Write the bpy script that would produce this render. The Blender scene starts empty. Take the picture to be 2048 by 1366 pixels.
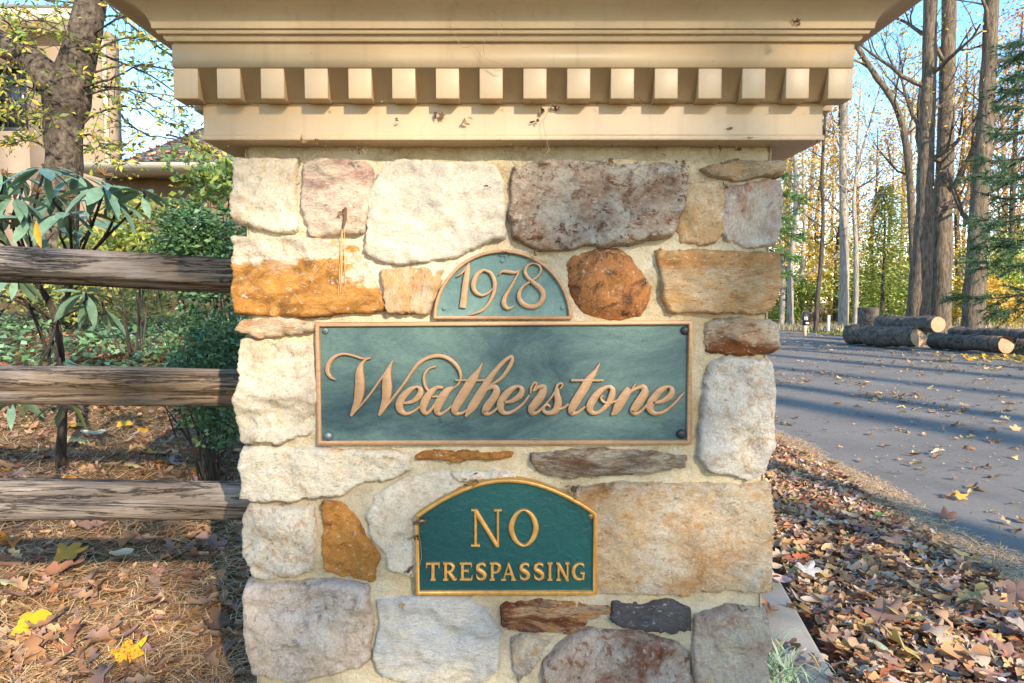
import bpy, math, random
import numpy as np
from mathutils import Vector, Matrix
from mathutils.geometry import delaunay_2d_cdt

SC = bpy.context.scene
COL = SC.collection
rng = np.random.default_rng(7)
random.seed(7)
R = math.radians

# ------------------------------------------------------------------ camera, sky, sun, exposure
PITCH = R(3.4); FPX = 1365.0; CAMZ = 1.0
cam = bpy.data.cameras.new('camera'); cam.sensor_width = 36.0; cam.lens = 24.0
cam.clip_start = 0.02; cam.clip_end = 3000
camo = bpy.data.objects.new('camera', cam); COL.objects.link(camo)
camo.location = (0, 0, CAMZ); camo.rotation_euler = (math.pi/2 - PITCH, 0, 0)
SC.camera = camo

SUN_EL = R(25.0); SUN_AZ = R(154.0)          # azimuth measured from +Y towards +X
TOSUN = np.array([math.sin(SUN_AZ)*math.cos(SUN_EL), math.cos(SUN_AZ)*math.cos(SUN_EL), math.sin(SUN_EL)])
world = bpy.data.worlds.new('World'); SC.world = world; world.use_nodes = True
wn = world.node_tree.nodes; wl = world.node_tree.links
sky = wn.new('ShaderNodeTexSky'); sky.sky_type = 'NISHITA'; sky.sun_disc = False
sky.sun_elevation = SUN_EL; sky.sun_rotation = SUN_AZ
sky.altitude = 100; sky.air_density = 1.0; sky.dust_density = 0.25; sky.ozone_density = 1.2
hs = wn.new('ShaderNodeHueSaturation'); hs.inputs['Saturation'].default_value = 1.28
wl.new(sky.outputs[0], hs.inputs['Color']); wl.new(hs.outputs[0], wn['Background'].inputs['Color'])
wn['Background'].inputs['Strength'].default_value = 0.125

sunl = bpy.data.lights.new('sun', 'SUN'); sunl.energy = 2.5; sunl.angle = R(0.53); sunl.color = (1.0, 0.89, 0.73)
suno = bpy.data.objects.new('sun', sunl); COL.objects.link(suno)
suno.rotation_euler = Vector(TOSUN).to_track_quat('Z', 'Y').to_euler(); suno.location = (8, -12, 9)

SC.view_settings.view_transform = 'Standard'; SC.view_settings.look = 'None'
SC.view_settings.exposure = 2.08; SC.view_settings.gamma = 1.0
SC.view_settings.use_curve_mapping = False
SC.cycles.max_bounces = 6; SC.cycles.transparent_max_bounces = 6

# ------------------------------------------------------------------ helpers: projection
def P(px, py, Y):
    """world point seen at photograph pixel (px,py) on the plane y=Y"""
    dx = (px-1024)/FPX; dy = (683-py)/FPX
    ry = math.cos(PITCH) + dy*math.sin(PITCH); rz = -math.sin(PITCH) + dy*math.cos(PITCH)
    t = Y/ry
    return np.array([dx*t, Y, CAMZ + rz*t])
def G(px, py, z=0.0):
    dx = (px-1024)/FPX; dy = (683-py)/FPX
    ry = math.cos(PITCH) + dy*math.sin(PITCH); rz = -math.sin(PITCH) + dy*math.cos(PITCH)
    t = (z-CAMZ)/rz
    return np.array([dx*t, ry*t, z])

# ------------------------------------------------------------------ helpers: noise
def _h(ix, iy, iz):
    n = (ix.astype(np.int64)*374761393 + iy.astype(np.int64)*668265263 + iz.astype(np.int64)*1274126177) & 0xffffffff
    n = ((n ^ (n >> 13))*1103515245) & 0xffffffff
    n = ((n ^ (n >> 16))*2654435761) & 0xffffffff
    return (n ^ (n >> 15)).astype(np.float64)/0xffffffff*2-1
def vnoise(p):
    i = np.floor(p).astype(np.int64); f = p-i; f = f*f*f*(f*(f*6-15)+10)
    x, y, z = i.T; u, v, w = f.T
    def L(a, b, t): return a+(b-a)*t
    return L(L(L(_h(x,y,z),_h(x+1,y,z),u), L(_h(x,y+1,z),_h(x+1,y+1,z),u), v),
             L(L(_h(x,y,z+1),_h(x+1,y,z+1),u), L(_h(x,y+1,z+1),_h(x+1,y+1,z+1),u), v), w)
def fbm(p, o=4, g=0.5):
    s = np.zeros(len(p)); a = 1.0; p = np.array(p, float)
    for k in range(o):
        s += a*vnoise(p); p = p*2.03+17.3; a *= g
    return s
def sstep(a, b, x):
    t = np.clip((x-a)/(b-a), 0, 1); return t*t*(3-2*t)

# ------------------------------------------------------------------ helpers: meshes
class MB:
    """collects vertices and faces (tri / quad arrays) with an optional colour per vertex"""
    def __init__(s): s.v = []; s.f = []; s.c = []; s.n = 0
    def add(s, v, f, c=None):
        v = np.asarray(v, float).reshape(-1, 3)
        if isinstance(f, np.ndarray): s.f.append(f+s.n)
        else:
            for q in f: s.f.append(np.array([q])+s.n)
        if c is not None:
            c = np.asarray(c, float)
            s.c.append(np.broadcast_to(c, (len(v), 3)) if c.ndim == 1 else c)
        s.v.append(v); s.n += len(v)
    def mesh(s, name, smooth=False):
        v = np.concatenate(s.v) if s.v else np.zeros((0, 3))
        m = bpy.data.meshes.new(name)
        m.vertices.add(len(v)); m.vertices.foreach_set('co', v.astype(np.float32).ravel())
        tot = np.concatenate([np.full(len(a), a.shape[1], np.int32) for a in s.f])
        idx = np.concatenate([a.ravel() for a in s.f]).astype(np.int32)
        m.loops.add(len(idx)); m.loops.foreach_set('vertex_index', idx)
        m.polygons.add(len(tot))
        st = np.zeros(len(tot), np.int32); st[1:] = np.cumsum(tot)[:-1]
        m.polygons.foreach_set('loop_start', st); m.polygons.foreach_set('loop_total', tot)
        if smooth: m.polygons.foreach_set('use_smooth', np.ones(len(tot), bool))
        if s.c:
            c = np.concatenate(s.c); at = m.color_attributes.new('col', 'FLOAT_COLOR', 'POINT')
            at.data.foreach_set('color', np.concatenate([c, np.ones((len(c), 1))], 1).astype(np.float32).ravel())
        m.update(calc_edges=True); m.validate()
        return m

def link(name, mesh, mat=None, parent=None, loc=None):
    o = bpy.data.objects.new(name, mesh); COL.objects.link(o)
    if mat is not None and mesh is not None and not mesh.materials: mesh.materials.append(mat)
    if parent is not None:
        o.parent = parent
        if loc is None:
            w = Vector((0, 0, 0)); q = parent
            while q is not None: w += q.location; q = q.parent
            loc = -w                         # mesh data is in world coordinates
    if loc is not None: o.location = loc
    return o
def tag(o, label=None, cat=None, group=None, kind=None):
    if label: o['label'] = label
    if cat: o['category'] = cat
    if group: o['group'] = group
    if kind: o['kind'] = kind
    return o
def thing(name, loc, label, cat, group=None):
    o = bpy.data.objects.new(name, None); COL.objects.link(o); o.location = Vector(loc)
    o.empty_display_size = 0.1
    return tag(o, label, cat, group)

BOXF = np.array([[0,3,2,1],[4,5,6,7],[0,1,5,4],[1,2,6,5],[2,3,7,6],[3,0,4,7]])
def box(mb, x0, x1, y0, y1, z0, z1, c=None):
    mb.add([[x0,y0,z0],[x1,y0,z0],[x1,y1,z0],[x0,y1,z0],[x0,y0,z1],[x1,y0,z1],[x1,y1,z1],[x0,y1,z1]], BOXF, c)
def boxmesh(name, *a):
    mb = MB(); box(mb, *a); return mb.mesh(name)
def bevel(o, w, seg=2):
    m = o.modifiers.new('bevel', 'BEVEL'); m.width = w; m.segments = seg; m.limit_method = 'ANGLE'; return o

def tube(mb, pts, rad, k=6, c=None, bump=0.0, bs=6.0, cap=True):
    pts = np.asarray(pts, float); n = len(pts); rad = np.broadcast_to(np.asarray(rad, float), (n,))
    t = np.gradient(pts, axis=0); t /= np.linalg.norm(t, axis=1)[:, None]+1e-9
    ref = np.array([0.31, 0.95, 0.05]) if abs(t[:, 1]).mean() < 0.8 else np.array([1.0, 0.1, 0.0])
    a = np.cross(t, ref); a /= np.linalg.norm(a, axis=1)[:, None]+1e-9; b = np.cross(t, a)
    th = np.linspace(0, 2*math.pi, k, endpoint=False)
    r = rad[:, None]*np.ones(k)
    v = pts[:, None, :] + a[:, None, :]*(np.cos(th)*r)[:, :, None] + b[:, None, :]*(np.sin(th)*r)[:, :, None]
    if bump:
        q = v.reshape(-1, 3); nz = fbm(q*np.array([bs, bs, bs*0.35]), 3).reshape(n, k)
        r = r*(1+bump*nz)
        v = pts[:, None, :] + a[:, None, :]*(np.cos(th)*r)[:, :, None] + b[:, None, :]*(np.sin(th)*r)[:, :, None]
    i = np.arange(n-1)[:, None]*k; j = np.arange(k)[None, :]; j2 = (j+1) % k
    f = np.stack([i+j, i+j2, i+k+j2, i+k+j], -1).reshape(-1, 4)
    vv = v.reshape(-1, 3)
    mb.add(vv, f, c)
    if cap:
        for base, rev in ((0, True), ((n-1)*k, False)):
            cc = vv[base:base+k].mean(0); ring = vv[base:base+k]
            jj = np.arange(k); ff = np.stack([jj, (jj+1) % k, np.full(k, k)], 1)
            if rev: ff = ff[:, ::-1]
            mb.add(np.concatenate([ring, cc[None]]), ff, c if (c is None or np.ndim(c) == 1) else None)

def rotmats(n, yaw=None, tilt=0.4):
    """random orientations: yaw about z, then tilt"""
    yaw = rng.uniform(0, 2*math.pi, n) if yaw is None else yaw
    a = rng.normal(0, tilt, n); b = rng.normal(0, tilt, n)
    cz, sz = np.cos(yaw), np.sin(yaw); z = np.zeros(n); o = np.ones(n)
    Rz = np.stack([np.stack([cz,-sz,z],1), np.stack([sz,cz,z],1), np.stack([z,z,o],1)], 1)
    Rx = np.stack([np.stack([o,z,z],1), np.stack([z,np.cos(a),-np.sin(a)],1), np.stack([z,np.sin(a),np.cos(a)],1)], 1)
    Ry = np.stack([np.stack([np.cos(b),z,np.sin(b)],1), np.stack([z,o,z],1), np.stack([-np.sin(b),z,np.cos(b)],1)], 1)
    return Rz @ Rx @ Ry
def scatter(mb, bv, bf, mats, locs, scl, cols):
    n = len(locs); k = len(bv)
    v = np.einsum('nij,kj->nki', mats, bv)*np.asarray(scl).reshape(-1, 1, 1)+locs[:, None, :]
    f = (bf[None]+(np.arange(n)*k)[:, None, None]).reshape(-1, bf.shape[1])
    mb.add(v.reshape(-1, 3), f, np.repeat(cols, k, 0))
LEAF4 = (np.array([[0,0,0],[0.5,0.24,0.06],[1,0,-0.05],[0.5,-0.24,0.06]]), np.array([[0,2,1],[0,3,2]]))
def palette(cols, n, var=0.18):
    c = np.array(cols)[rng.integers(0, len(cols), n)]
    return np.clip(c*(1+rng.normal(0, var, (n, 1)))*(1+rng.normal(0, 0.03, (n, 3))), 0.005, 0.95)

def lin(r, g, b, k=1.0):
    f = lambda u: (u/255/12.92 if u/255 <= 0.04045 else ((u/255+0.055)/1.055)**2.4)*k
    return (f(r), f(g), f(b))

# ------------------------------------------------------------------ helpers: materials
class MT:
    def __init__(s, name, rough=0.8, spec=0.3):
        s.m = bpy.data.materials.new(name); s.m.use_nodes = True
        s.t = s.m.node_tree; s.n = s.t.nodes; s.b = s.n['Principled BSDF']
        s.b.inputs['Roughness'].default_value = rough; s.b.inputs['Specular IOR Level'].default_value = spec
        s.tc = s.n.new('ShaderNodeTexCoord')
    def lk(s, a, b): s.t.links.new(a, b)
    def co(s, scale=(1,1,1), src='Object', rot=(0,0,0)):
        mp = s.n.new('ShaderNodeMapping'); mp.inputs['Scale'].default_value = scale; mp.inputs['Rotation'].default_value = rot
        s.lk(s.tc.outputs[src], mp.inputs[0]); return mp.outputs[0]
    def noise(s, scale, detail=6, rough=0.6, co=None, dist=0.0):
        t = s.n.new('ShaderNodeTexNoise'); t.inputs['Scale'].default_value = scale; t.inputs['Detail'].default_value = detail
        t.inputs['Roughness'].default_value = rough; t.inputs['Distortion'].default_value = dist
        s.lk(co if co is not None else s.tc.outputs['Object'], t.inputs['Vector']); return t.outputs[0]
    def ramp(s, fac, a, b, ca=(0,0,0), cb=(1,1,1)):
        r = s.n.new('ShaderNodeValToRGB'); e = r.color_ramp.elements
        e[0].position = a; e[1].position = b; e[0].color = (*ca, 1); e[1].color = (*cb, 1)
        s.lk(fac, r.inputs[0]); return r.outputs[0]
    def mix(s, fac, a, b, mode='MIX'):
        m = s.n.new('ShaderNodeMix'); m.data_type = 'RGBA'; m.blend_type = mode
        for sock, val in ((m.inputs[0], fac), (m.inputs[6], a), (m.inputs[7], b)):
            if hasattr(val, 'is_linked'): s.lk(val, sock)
            elif isinstance(val, (int, float)): sock.default_value = val
            else: sock.default_value = (*val, 1)
        return m.outputs[2]
    def mul(s, a, b):
        m = s.n.new('ShaderNodeMath'); m.operation = 'MULTIPLY'; s.lk(a, m.inputs[0])
        if hasattr(b, 'is_linked'): s.lk(b, m.inputs[1])
        else: m.inputs[1].default_value = b
        return m.outputs[0]
    def attr(s, name='col'):
        a = s.n.new('ShaderNodeAttribute'); a.attribute_name = name; return a.outputs['Color']
    def color(s, c):
        if hasattr(c, 'is_linked'): s.lk(c, s.b.inputs['Base Color'])
        else: s.b.inputs['Base Color'].default_value = (*c, 1)
    def bump(s, h, strength=0.4, dist=0.01, prev=None):
        b = s.n.new('ShaderNodeBump'); b.inputs['Strength'].default_value = strength; b.inputs['Distance'].default_value = dist
        s.lk(h, b.inputs['Height'])
        if prev is not None: s.lk(prev, b.inputs['Normal'])
        s.lk(b.outputs[0], s.b.inputs['Normal']); return b.outputs[0]
    def translucent(s, col, fac=0.4):
        t = s.n.new('ShaderNodeBsdfTranslucent'); mx = s.n.new('ShaderNodeMixShader'); mx.inputs[0].default_value = fac
        if hasattr(col, 'is_linked'): s.lk(col, t.inputs[0])
        else: t.inputs[0].default_value = (*col, 1)
        s.lk(s.b.outputs[0], mx.inputs[1]); s.lk(t.outputs[0], mx.inputs[2]); s.lk(mx.outputs[0], s.n['Material Output'].inputs[0])

def leaf_mat(name, rough=0.55, tr=0.35, spec=0.35):
    t = MT(name, rough, spec); c = t.attr(); t.color(c); t.translucent(c, tr)
    return t.m
M = {}
M['leaf'] = leaf_mat('leaf_colours')
M['dry'] = leaf_mat('dry_leaf_colours', 0.75, 0.2, 0.2)
M['gloss'] = leaf_mat('glossy_leaf', 0.36, 0.12, 0.5)
t = MT('pine_straw', 0.7, 0.25); t.color(t.attr()); M['straw'] = t.m

def stone_mat(name, base, second, patch, pa=0.55, pb=0.68, speck=0.35, scale=9, stretch=(1,1,1), rot=0.0, bump=0.5, dark=(0.10,0.070,0.045), seed=0.0, zg=None):
    t = MT(name, 0.88, 0.2); W_ = (1.03, .985, .915)
    base, second, patch = [tuple(min(.85, a*b) for a, b in zip(c_, W_)) for c_ in (base, second, patch)]; speck = speck+.10
    mp = t.n.new('ShaderNodeMapping'); mp.inputs['Scale'].default_value = stretch; mp.inputs['Rotation'].default_value = (0, rot, 0); mp.inputs['Location'].default_value = (seed*1.7, seed*.9, seed*2.3)
    t.lk(t.tc.outputs['Object'], mp.inputs[0]); co = mp.outputs[0]
    n1 = t.noise(scale, 9, 0.68, co, 0.5); n2 = t.noise(scale*0.6, 8, 0.70, co, 0.8)
    n3 = t.noise(210, 3, 0.7, co); n4 = t.noise(48, 9, 0.75, co, 0.5); n5 = t.noise(95, 5, 0.75, co, 0.3); n6 = t.noise(13, 7, 0.7, co, 1.2)
    c = t.mix(t.ramp(n1, 0.40, 0.60), base, second)
    if zg:
        sp = t.n.new('ShaderNodeSeparateXYZ'); t.lk(t.tc.outputs['Object'], sp.inputs[0])
        m = t.n.new('ShaderNodeMath'); m.operation = 'MULTIPLY_ADD'; t.lk(sp.outputs[2], m.inputs[0]); m.inputs[1].default_value = -zg[1]; m.inputs[2].default_value = zg[0]*zg[1]
        ad = t.n.new('ShaderNodeMath'); ad.operation = 'ADD'; t.lk(m.outputs[0], ad.inputs[0]); t.lk(n2, ad.inputs[1]); n2 = ad.outputs[0]
    pc = t.mix(t.ramp(n6, .46, .60), patch, tuple(x*.5 for x in patch)); pc = t.mix(t.mul(t.ramp(n1, .56, .68), .6), pc, second)
    c = t.mix(t.ramp(n2, pa, pb), c, pc)
    c = t.mix(t.mul(t.ramp(n4, 0.53, 0.61), min(1, speck*1.6)), c, patch)
    c = t.mix(t.mul(t.ramp(n5, 0.59, 0.65), min(1, speck*1.5)), c, dark)
    c = t.mix(t.mul(t.ramp(n5, 0.30, 0.42, (1,1,1), (0,0,0)), min(1, speck*1.6)), c, (0.70,0.62,0.51))
    # hairline cracks
    v = t.n.new('ShaderNodeMath'); v.operation = 'ABSOLUTE'; sb = t.n.new('ShaderNodeMath'); sb.operation = 'SUBTRACT'; t.lk(n6, sb.inputs[0]); sb.inputs[1].default_value = .5; t.lk(sb.outputs[0], v.inputs[0])
    crack = t.ramp(v.outputs[0], 0.0, 0.012, (1,1,1), (0,0,0))
    c = t.mix(t.mul(crack, .35), c, (0.09,0.06,0.035))
    c = t.mix(0.5, c, t.ramp(n3, 0.32, 0.62, (0.55,0.53,0.50), (1.0,1.0,1.0)), 'MULTIPLY')
    t.color(c)
    b1 = t.bump(n4, bump*1.2, 0.009); b2 = t.bump(n5, bump, 0.005, b1); t.bump(n3, bump*0.9, 0.0022, b2)
    return t.m

t = MT('mortar', 0.95, 0.15)
n1 = t.noise(7, 8, 0.7); n2 = t.noise(320, 3, 0.7); n3 = t.noise(60, 6, 0.7)
c = t.mix(t.ramp(n1, 0.38, 0.62), (0.47,0.35,0.19), (0.64,0.54,0.37)); ng = t.noise(3.1, 6, .7, None, .5); c = t.mix(t.mul(t.ramp(ng, .50, .66), .55), c, (.40,.34,.25))
c = t.mix(t.mul(t.ramp(n3, 0.55, 0.72), 0.6), c, (0.27,0.20,0.11)); n4 = t.noise(22, 7, .7, None, 1.0); c = t.mix(t.mul(t.ramp(n4, .60, .72), .5), c, (.20,.15,.09)); c = t.mix(t.mul(t.ramp(n4, .30, .40, (1,1,1), (0,0,0)), .5), c, (.66,.60,.48))
c = t.mix(0.4, c, t.ramp(n2, 0.32, 0.7, (0.45,0.45,0.45), (1,1,1)), 'MULTIPLY')
t.color(c); b0 = t.bump(n4, .7, .006); b1 = t.bump(n3, 0.9, 0.006, b0); t.bump(n2, 0.8, 0.002, b1); M['mortar'] = t.m

t = MT('cream_paint', 0.42, 0.4)
n1 = t.noise(5, 6, 0.6); n2 = t.noise(38, 8, 0.75, None, 0.5); n3 = t.noise(170, 3, 0.6)
c = t.mix(t.ramp(n1, 0.35, 0.7), (0.44,0.295,0.155), (0.52,0.37,0.21))
c = t.mix(t.mul(t.ramp(n2, 0.66, 0.80), 0.45), c, (0.22,0.145,0.07))
c = t.mix(t.ramp(n3, 0.76, 0.80), c, (0.12,0.08,0.045))
ns = t.noise(9, 6, .65, t.co((6, 6, .5))); c = t.mix(t.mul(t.ramp(ns, .54, .70), .30), c, (.33,.21,.10))
t.color(c); t.bump(n2, 0.10, 0.004); M['cream'] = t.m

t = MT('asphalt', 0.9, 0.25)
n1 = t.noise(260, 3, 0.75); n2 = t.noise(1.3, 5, 0.6); n3 = t.noise(90, 3, 0.6)
c = t.mix(t.ramp(n2, 0.3, 0.7), (0.158,0.133,0.107), (0.222,0.189,0.154))
n4 = t.noise(34, 5, .75); c = t.mix(.5, c, t.ramp(n4, .35, .65, (.62,.62,.63), (1,1,1)), 'MULTIPLY')
c = t.mix(t.ramp(n1, 0.60, 0.72), c, (0.26,0.24,0.22)); n5 = t.noise(.42, 8, .62, None, .8); v = t.n.new('ShaderNodeMath'); v.operation = 'ABSOLUTE'; sb = t.n.new('ShaderNodeMath'); sb.operation = 'SUBTRACT'; t.lk(n5, sb.inputs[0]); sb.inputs[1].default_value = .5; t.lk(sb.outputs[0], v.inputs[0]); c = t.mix(t.mul(t.ramp(v.outputs[0], 0.0, 0.0035, (1,1,1), (0,0,0)), .75), c, (.03,.028,.026))
t.color(c); t.bump(n1, 0.6, 0.005); M['asphalt'] = t.m

t = MT('forest_soil', 0.95, 0.1)
n1 = t.noise(1.1, 8, 0.7); n2 = t.noise(45, 6, 0.75)
c = t.mix(t.ramp(n2, 0.35, 0.65), (0.09,0.05,0.025), (0.26,0.145,0.065))
c = t.mix(t.ramp(n1, 0.45, 0.62), c, (0.13,0.105,0.045)); t.color(c); t.bump(n2, 0.8, 0.02); M['soil'] = t.m

t = MT('kerb_concrete', 0.92, 0.2)
n1 = t.noise(180, 4, 0.7); n2 = t.noise(9, 6, 0.6)
c = t.mix(t.ramp(n2, 0.3, 0.7), (0.24,0.205,0.16), (0.35,0.30,0.24))
c = t.mix(t.ramp(n1, 0.58, 0.70), c, (0.12,0.11,0.10)); t.color(c); t.bump(n1, 0.6, 0.003); M['concrete'] = t.m

def bark(name, a, b, scale=14, stretch=0.22, bump=1.0, spot=None):
    t = MT(name, 0.95, 0.12); co = t.co((1, 1, stretch))
    n1 = t.noise(scale, 8, 0.7, co, 0.4); n2 = t.noise(scale*0.2, 5, 0.6)
    c = t.mix(t.ramp(n1, 0.36, 0.62), a, b)
    if spot: c = t.mix(t.ramp(n2, 0.52, 0.66), c, spot)
    t.color(c); t.bump(n1, bump, 0.05*14/scale); return t.m
M['bark_grey'] = bark('grey_furrowed_bark', (0.05,0.038,0.028), (0.20,0.15,0.105), 16)
M['bark_pale'] = bark('pale_bark', (0.20,0.16,0.12), (0.42,0.36,0.29), 12)
M['bark_dark'] = bark('dark_bark', (0.035,0.028,0.022), (0.11,0.085,0.065), 18)
M['bark_cherry'] = bark('cherry_bark', (0.022,0.016,0.012), (0.17,0.13,0.095), 22, 0.8, 1.0, (0.075,0.055,0.042))
M['bark_log'] = bark('log_bark', (0.06,0.046,0.035), (0.24,0.185,0.14), 9, 1.0)

t = MT('weathered_rail', 0.9, 0.2); co = t.co((0.55, 9, 9))
n1 = t.noise(5, 10, 0.75, co, 0.35); n2 = t.noise(2.4, 5, 0.6, t.co((0.8, 3, 3))); n3 = t.noise(17, 6, 0.7, co); n4 = t.noise(3.2, 7, 0.7, co, .6)
c = t.mix(t.ramp(n1, 0.36, 0.62), (0.14,0.105,0.080), (0.44,0.355,0.285))
c = t.mix(t.mul(t.ramp(n2, 0.46, 0.62), .75), c, (0.27,0.165,0.085)); c = t.mix(t.mul(t.ramp(n2, 0.30, 0.44, (1,1,1), (0,0,0)), 0.6), c, (0.085,0.072,0.066))
c = t.mix(0.5, c, t.ramp(n3, .34, .62, (.35,.33,.32), (1,1,1)), 'MULTIPLY')
v = t.n.new('ShaderNodeMath'); v.operation = 'ABSOLUTE'; sb = t.n.new('ShaderNodeMath'); sb.operation = 'SUBTRACT'; t.lk(n4, sb.inputs[0]); sb.inputs[1].default_value = .5; t.lk(sb.outputs[0], v.inputs[0])
ck = t.ramp(v.outputs[0], 0.0, 0.022, (1,1,1), (0,0,0))
c = t.mix(t.mul(ck, .85), c, (0.018,0.012,0.009))
t.color(c); b1 = t.bump(n1, 1.0, 0.008); b2 = t.bump(n3, 0.7, 0.003, b1); t.bump(t.ramp(v.outputs[0], 0.0, 0.03), .8, .006, b2); M['rail'] = t.m

t = MT('cut_wood', 0.88, 0.15); mp = t.n.new('ShaderNodeMapping'); mp.inputs['Location'].default_value = (-.5, -.5, -.5); t.lk(t.tc.outputs['Generated'], mp.inputs[0])
w = t.n.new('ShaderNodeTexWave'); w.wave_type = 'RINGS'; w.rings_direction = 'SPHERICAL'; w.inputs['Scale'].default_value = 7; w.inputs['Distortion'].default_value = 2.5; t.lk(mp.outputs[0], w.inputs[0])
nn_ = t.noise(9, 6, .7); c = t.mix(t.ramp(w.outputs[0], .2, .8), (0.30,0.175,0.095), (0.46,0.31,0.19)); c = t.mix(t.mul(t.ramp(nn_, .5, .7), .6), c, (.24,.14,.08)); t.color(c); t.bump(nn_, .5, .02); M['cut'] = t.m
def flat(name, c, rough=0.7, spec=0.3, metal=0.0, ns=0, amt=0.25):
    t = MT(name, rough, spec); t.b.inputs['Metallic'].default_value = metal
    if ns:
        n = t.noise(ns, 6, 0.65); d = tuple(x*(1-amt) for x in c)
        t.color(t.mix(t.ramp(n, 0.35, 0.65), d, c)); t.bump(n, 0.15, 0.01)
    else: t.color(c)
    return t.m
M['stucco'] = flat('stucco', (0.27,0.195,0.135), 0.95, 0.1, 0, 3, 0.12)
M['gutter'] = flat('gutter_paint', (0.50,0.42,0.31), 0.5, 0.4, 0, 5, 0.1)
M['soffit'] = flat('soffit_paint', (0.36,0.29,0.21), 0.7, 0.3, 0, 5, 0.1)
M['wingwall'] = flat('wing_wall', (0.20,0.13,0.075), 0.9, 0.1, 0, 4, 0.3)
M['glass'] = flat('window_glass', (0.02,0.025,0.03), 0.08, 0.6)
M['black'] = flat('black_paint', (0.02,0.02,0.022), 0.5, 0.4)
M['white'] = flat('white_paint', (0.75,0.74,0.70), 0.6, 0.3)
M['post'] = flat('pale_wood_post', (0.42,0.34,0.24), 0.9, 0.2, 0, 20)
M['screw'] = flat('grey_screw', (0.16,0.19,0.19), 0.45, 0.5, 0.6, 200)
t = MT('roof_shingle', 0.9, 0.2)
n = t.noise(14, 4, 0.7, t.co((1, 1, 4))); t.color(t.mix(t.ramp(n, 0.35, 0.65), (0.10,0.092,0.092), (0.24,0.22,0.21))); t.bump(n, 0.4, 0.02); M['roof'] = t.m
t = MT('fence_boards', 0.9, 0.15); n = t.noise(3, 6, 0.6, t.co((6, 6, 0.4)))
t.color(t.mix(t.ramp(n, 0.35, 0.65), (0.24,0.155,0.085), (0.36,0.25,0.15))); M['board'] = t.m
t = MT('grass_blades', 0.8, 0.2); t.color(t.attr()); M['grass'] = t.m

# verdigris panel, copper, sign green, gold
t = MT('verdigris', 0.6, 0.35)
n1 = t.noise(6.5, 10, 0.72, t.co((0.8, 1, 1.6)), 0.6); n2 = t.noise(85, 7, 0.8, None, 1.2); n3 = t.noise(11, 6, 0.75)
c = t.mix(t.ramp(n1, 0.36, 0.64), (0.020,0.047,0.052), (0.100,0.156,0.127))
c = t.mix(t.mul(t.ramp(n2, 0.56, 0.70), t.ramp(n3, 0.48, 0.62)), c, (0.012,0.03,0.035))
nf = t.noise(170, 5, .8, t.co((1, 1, 2.5))); c = t.mix(.55, c, t.ramp(nf, .36, .62, (.55,.58,.60), (1.1,1.1,1.1)), 'MULTIPLY'); nd = t.noise(38, 5, .7); c = t.mix(t.mul(t.ramp(nd, .66, .72), .7), c, (.010,.022,.025))
t.color(c); t.bump(nf, 0.35, 0.0018); M['verdigris'] = t.m
t = MT('verdigris_light', 0.6, 0.35)
n1 = t.noise(9, 7, 0.6, None, 0.8); n2 = t.noise(60, 6, 0.75, None, 1.5); n3 = t.noise(17, 5, 0.7)
c = t.mix(t.ramp(n1, 0.32, 0.64), (0.047,0.102,0.094), (0.138,0.215,0.180))
c = t.mix(t.mul(t.ramp(n2, 0.55, 0.70), t.ramp(n3, 0.50, 0.62)), c, (0.02,0.05,0.055))
nf = t.noise(170, 5, .8); c = t.mix(.5, c, t.ramp(nf, .36, .62, (.6,.62,.63), (1.1,1.1,1.1)), 'MULTIPLY')
t.color(c); t.bump(nf, 0.35, 0.0018); M['verdigris_light'] = t.m
t = MT('copper_paint', 0.5, 0.4); n1 = t.noise(60, 6, 0.7, t.co((1,1,3)))
t.b.inputs['Metallic'].default_value = 0.125
c = t.mix(t.ramp(n1, 0.35, 0.7), (0.30,0.162,0.075), (0.41,0.232,0.115)); t.color(c); t.bump(n1, 0.12, 0.001); M['copper'] = t.m
t = MT('sign_green', 0.3, 0.5); n1 = t.noise(3.5, 3, 0.5); n2 = t.noise(75, 5, 0.65, None, 1.0)
t.color(t.mix(t.ramp(n1, 0.35, 0.65), (0.005,0.045,0.046), (0.009,0.080,0.068))); t.bump(n2, 0.35, 0.003); M['sign_green'] = t.m
t = MT('gold_paint', 0.35, 0.5); t.b.inputs['Metallic'].default_value = 0.25; n1 = t.noise(120, 4, 0.6)
t.color(t.mix(t.ramp(n1, 0.35, 0.7), (0.42,0.20,0.040), (0.56,0.29,0.075))); M['gold'] = t.m
# ================================================================== SETTING
KY = np.array([-60, -1, 0, 1.787, 2.69, 4.2, 6.0, 30, 120.0])
KX = np.array([.40, .44, .59, .872, 1.016, 1.16, 1.25, 1.3, 1.3])
ROADZ = -0.12; ROADR = 10.5
def kerbx(y): return np.interp(y, KY, KX)
def gz(x, y):
    x = np.asarray(x, float); y = np.asarray(y, float)
    bank = np.interp(y, [1.7, 2.0, 2.6, 3.5, 4.5, 6, 12, 60], [0, .02, .15, .37, .68, .82, .95, 1.0])
    bank = bank*(1-sstep(-0.55, 0.15, x))
    k = kerbx(y)
    z = bank*(1-sstep(k-.13, k-.03, x)) - 0.16*sstep(k-.12, k-.03, x)
    verge = -0.04 - np.clip((y-19)*0.026, 0, 1.2) + 0.04*np.sin(x*1.7+y*0.6)*0.5
    t = sstep(ROADR-.12, ROADR+.15, x)
    return z*(1-t)+verge*t
def gzs(x, y): return float(gz(np.array([x]), np.array([y]))[0])

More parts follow.
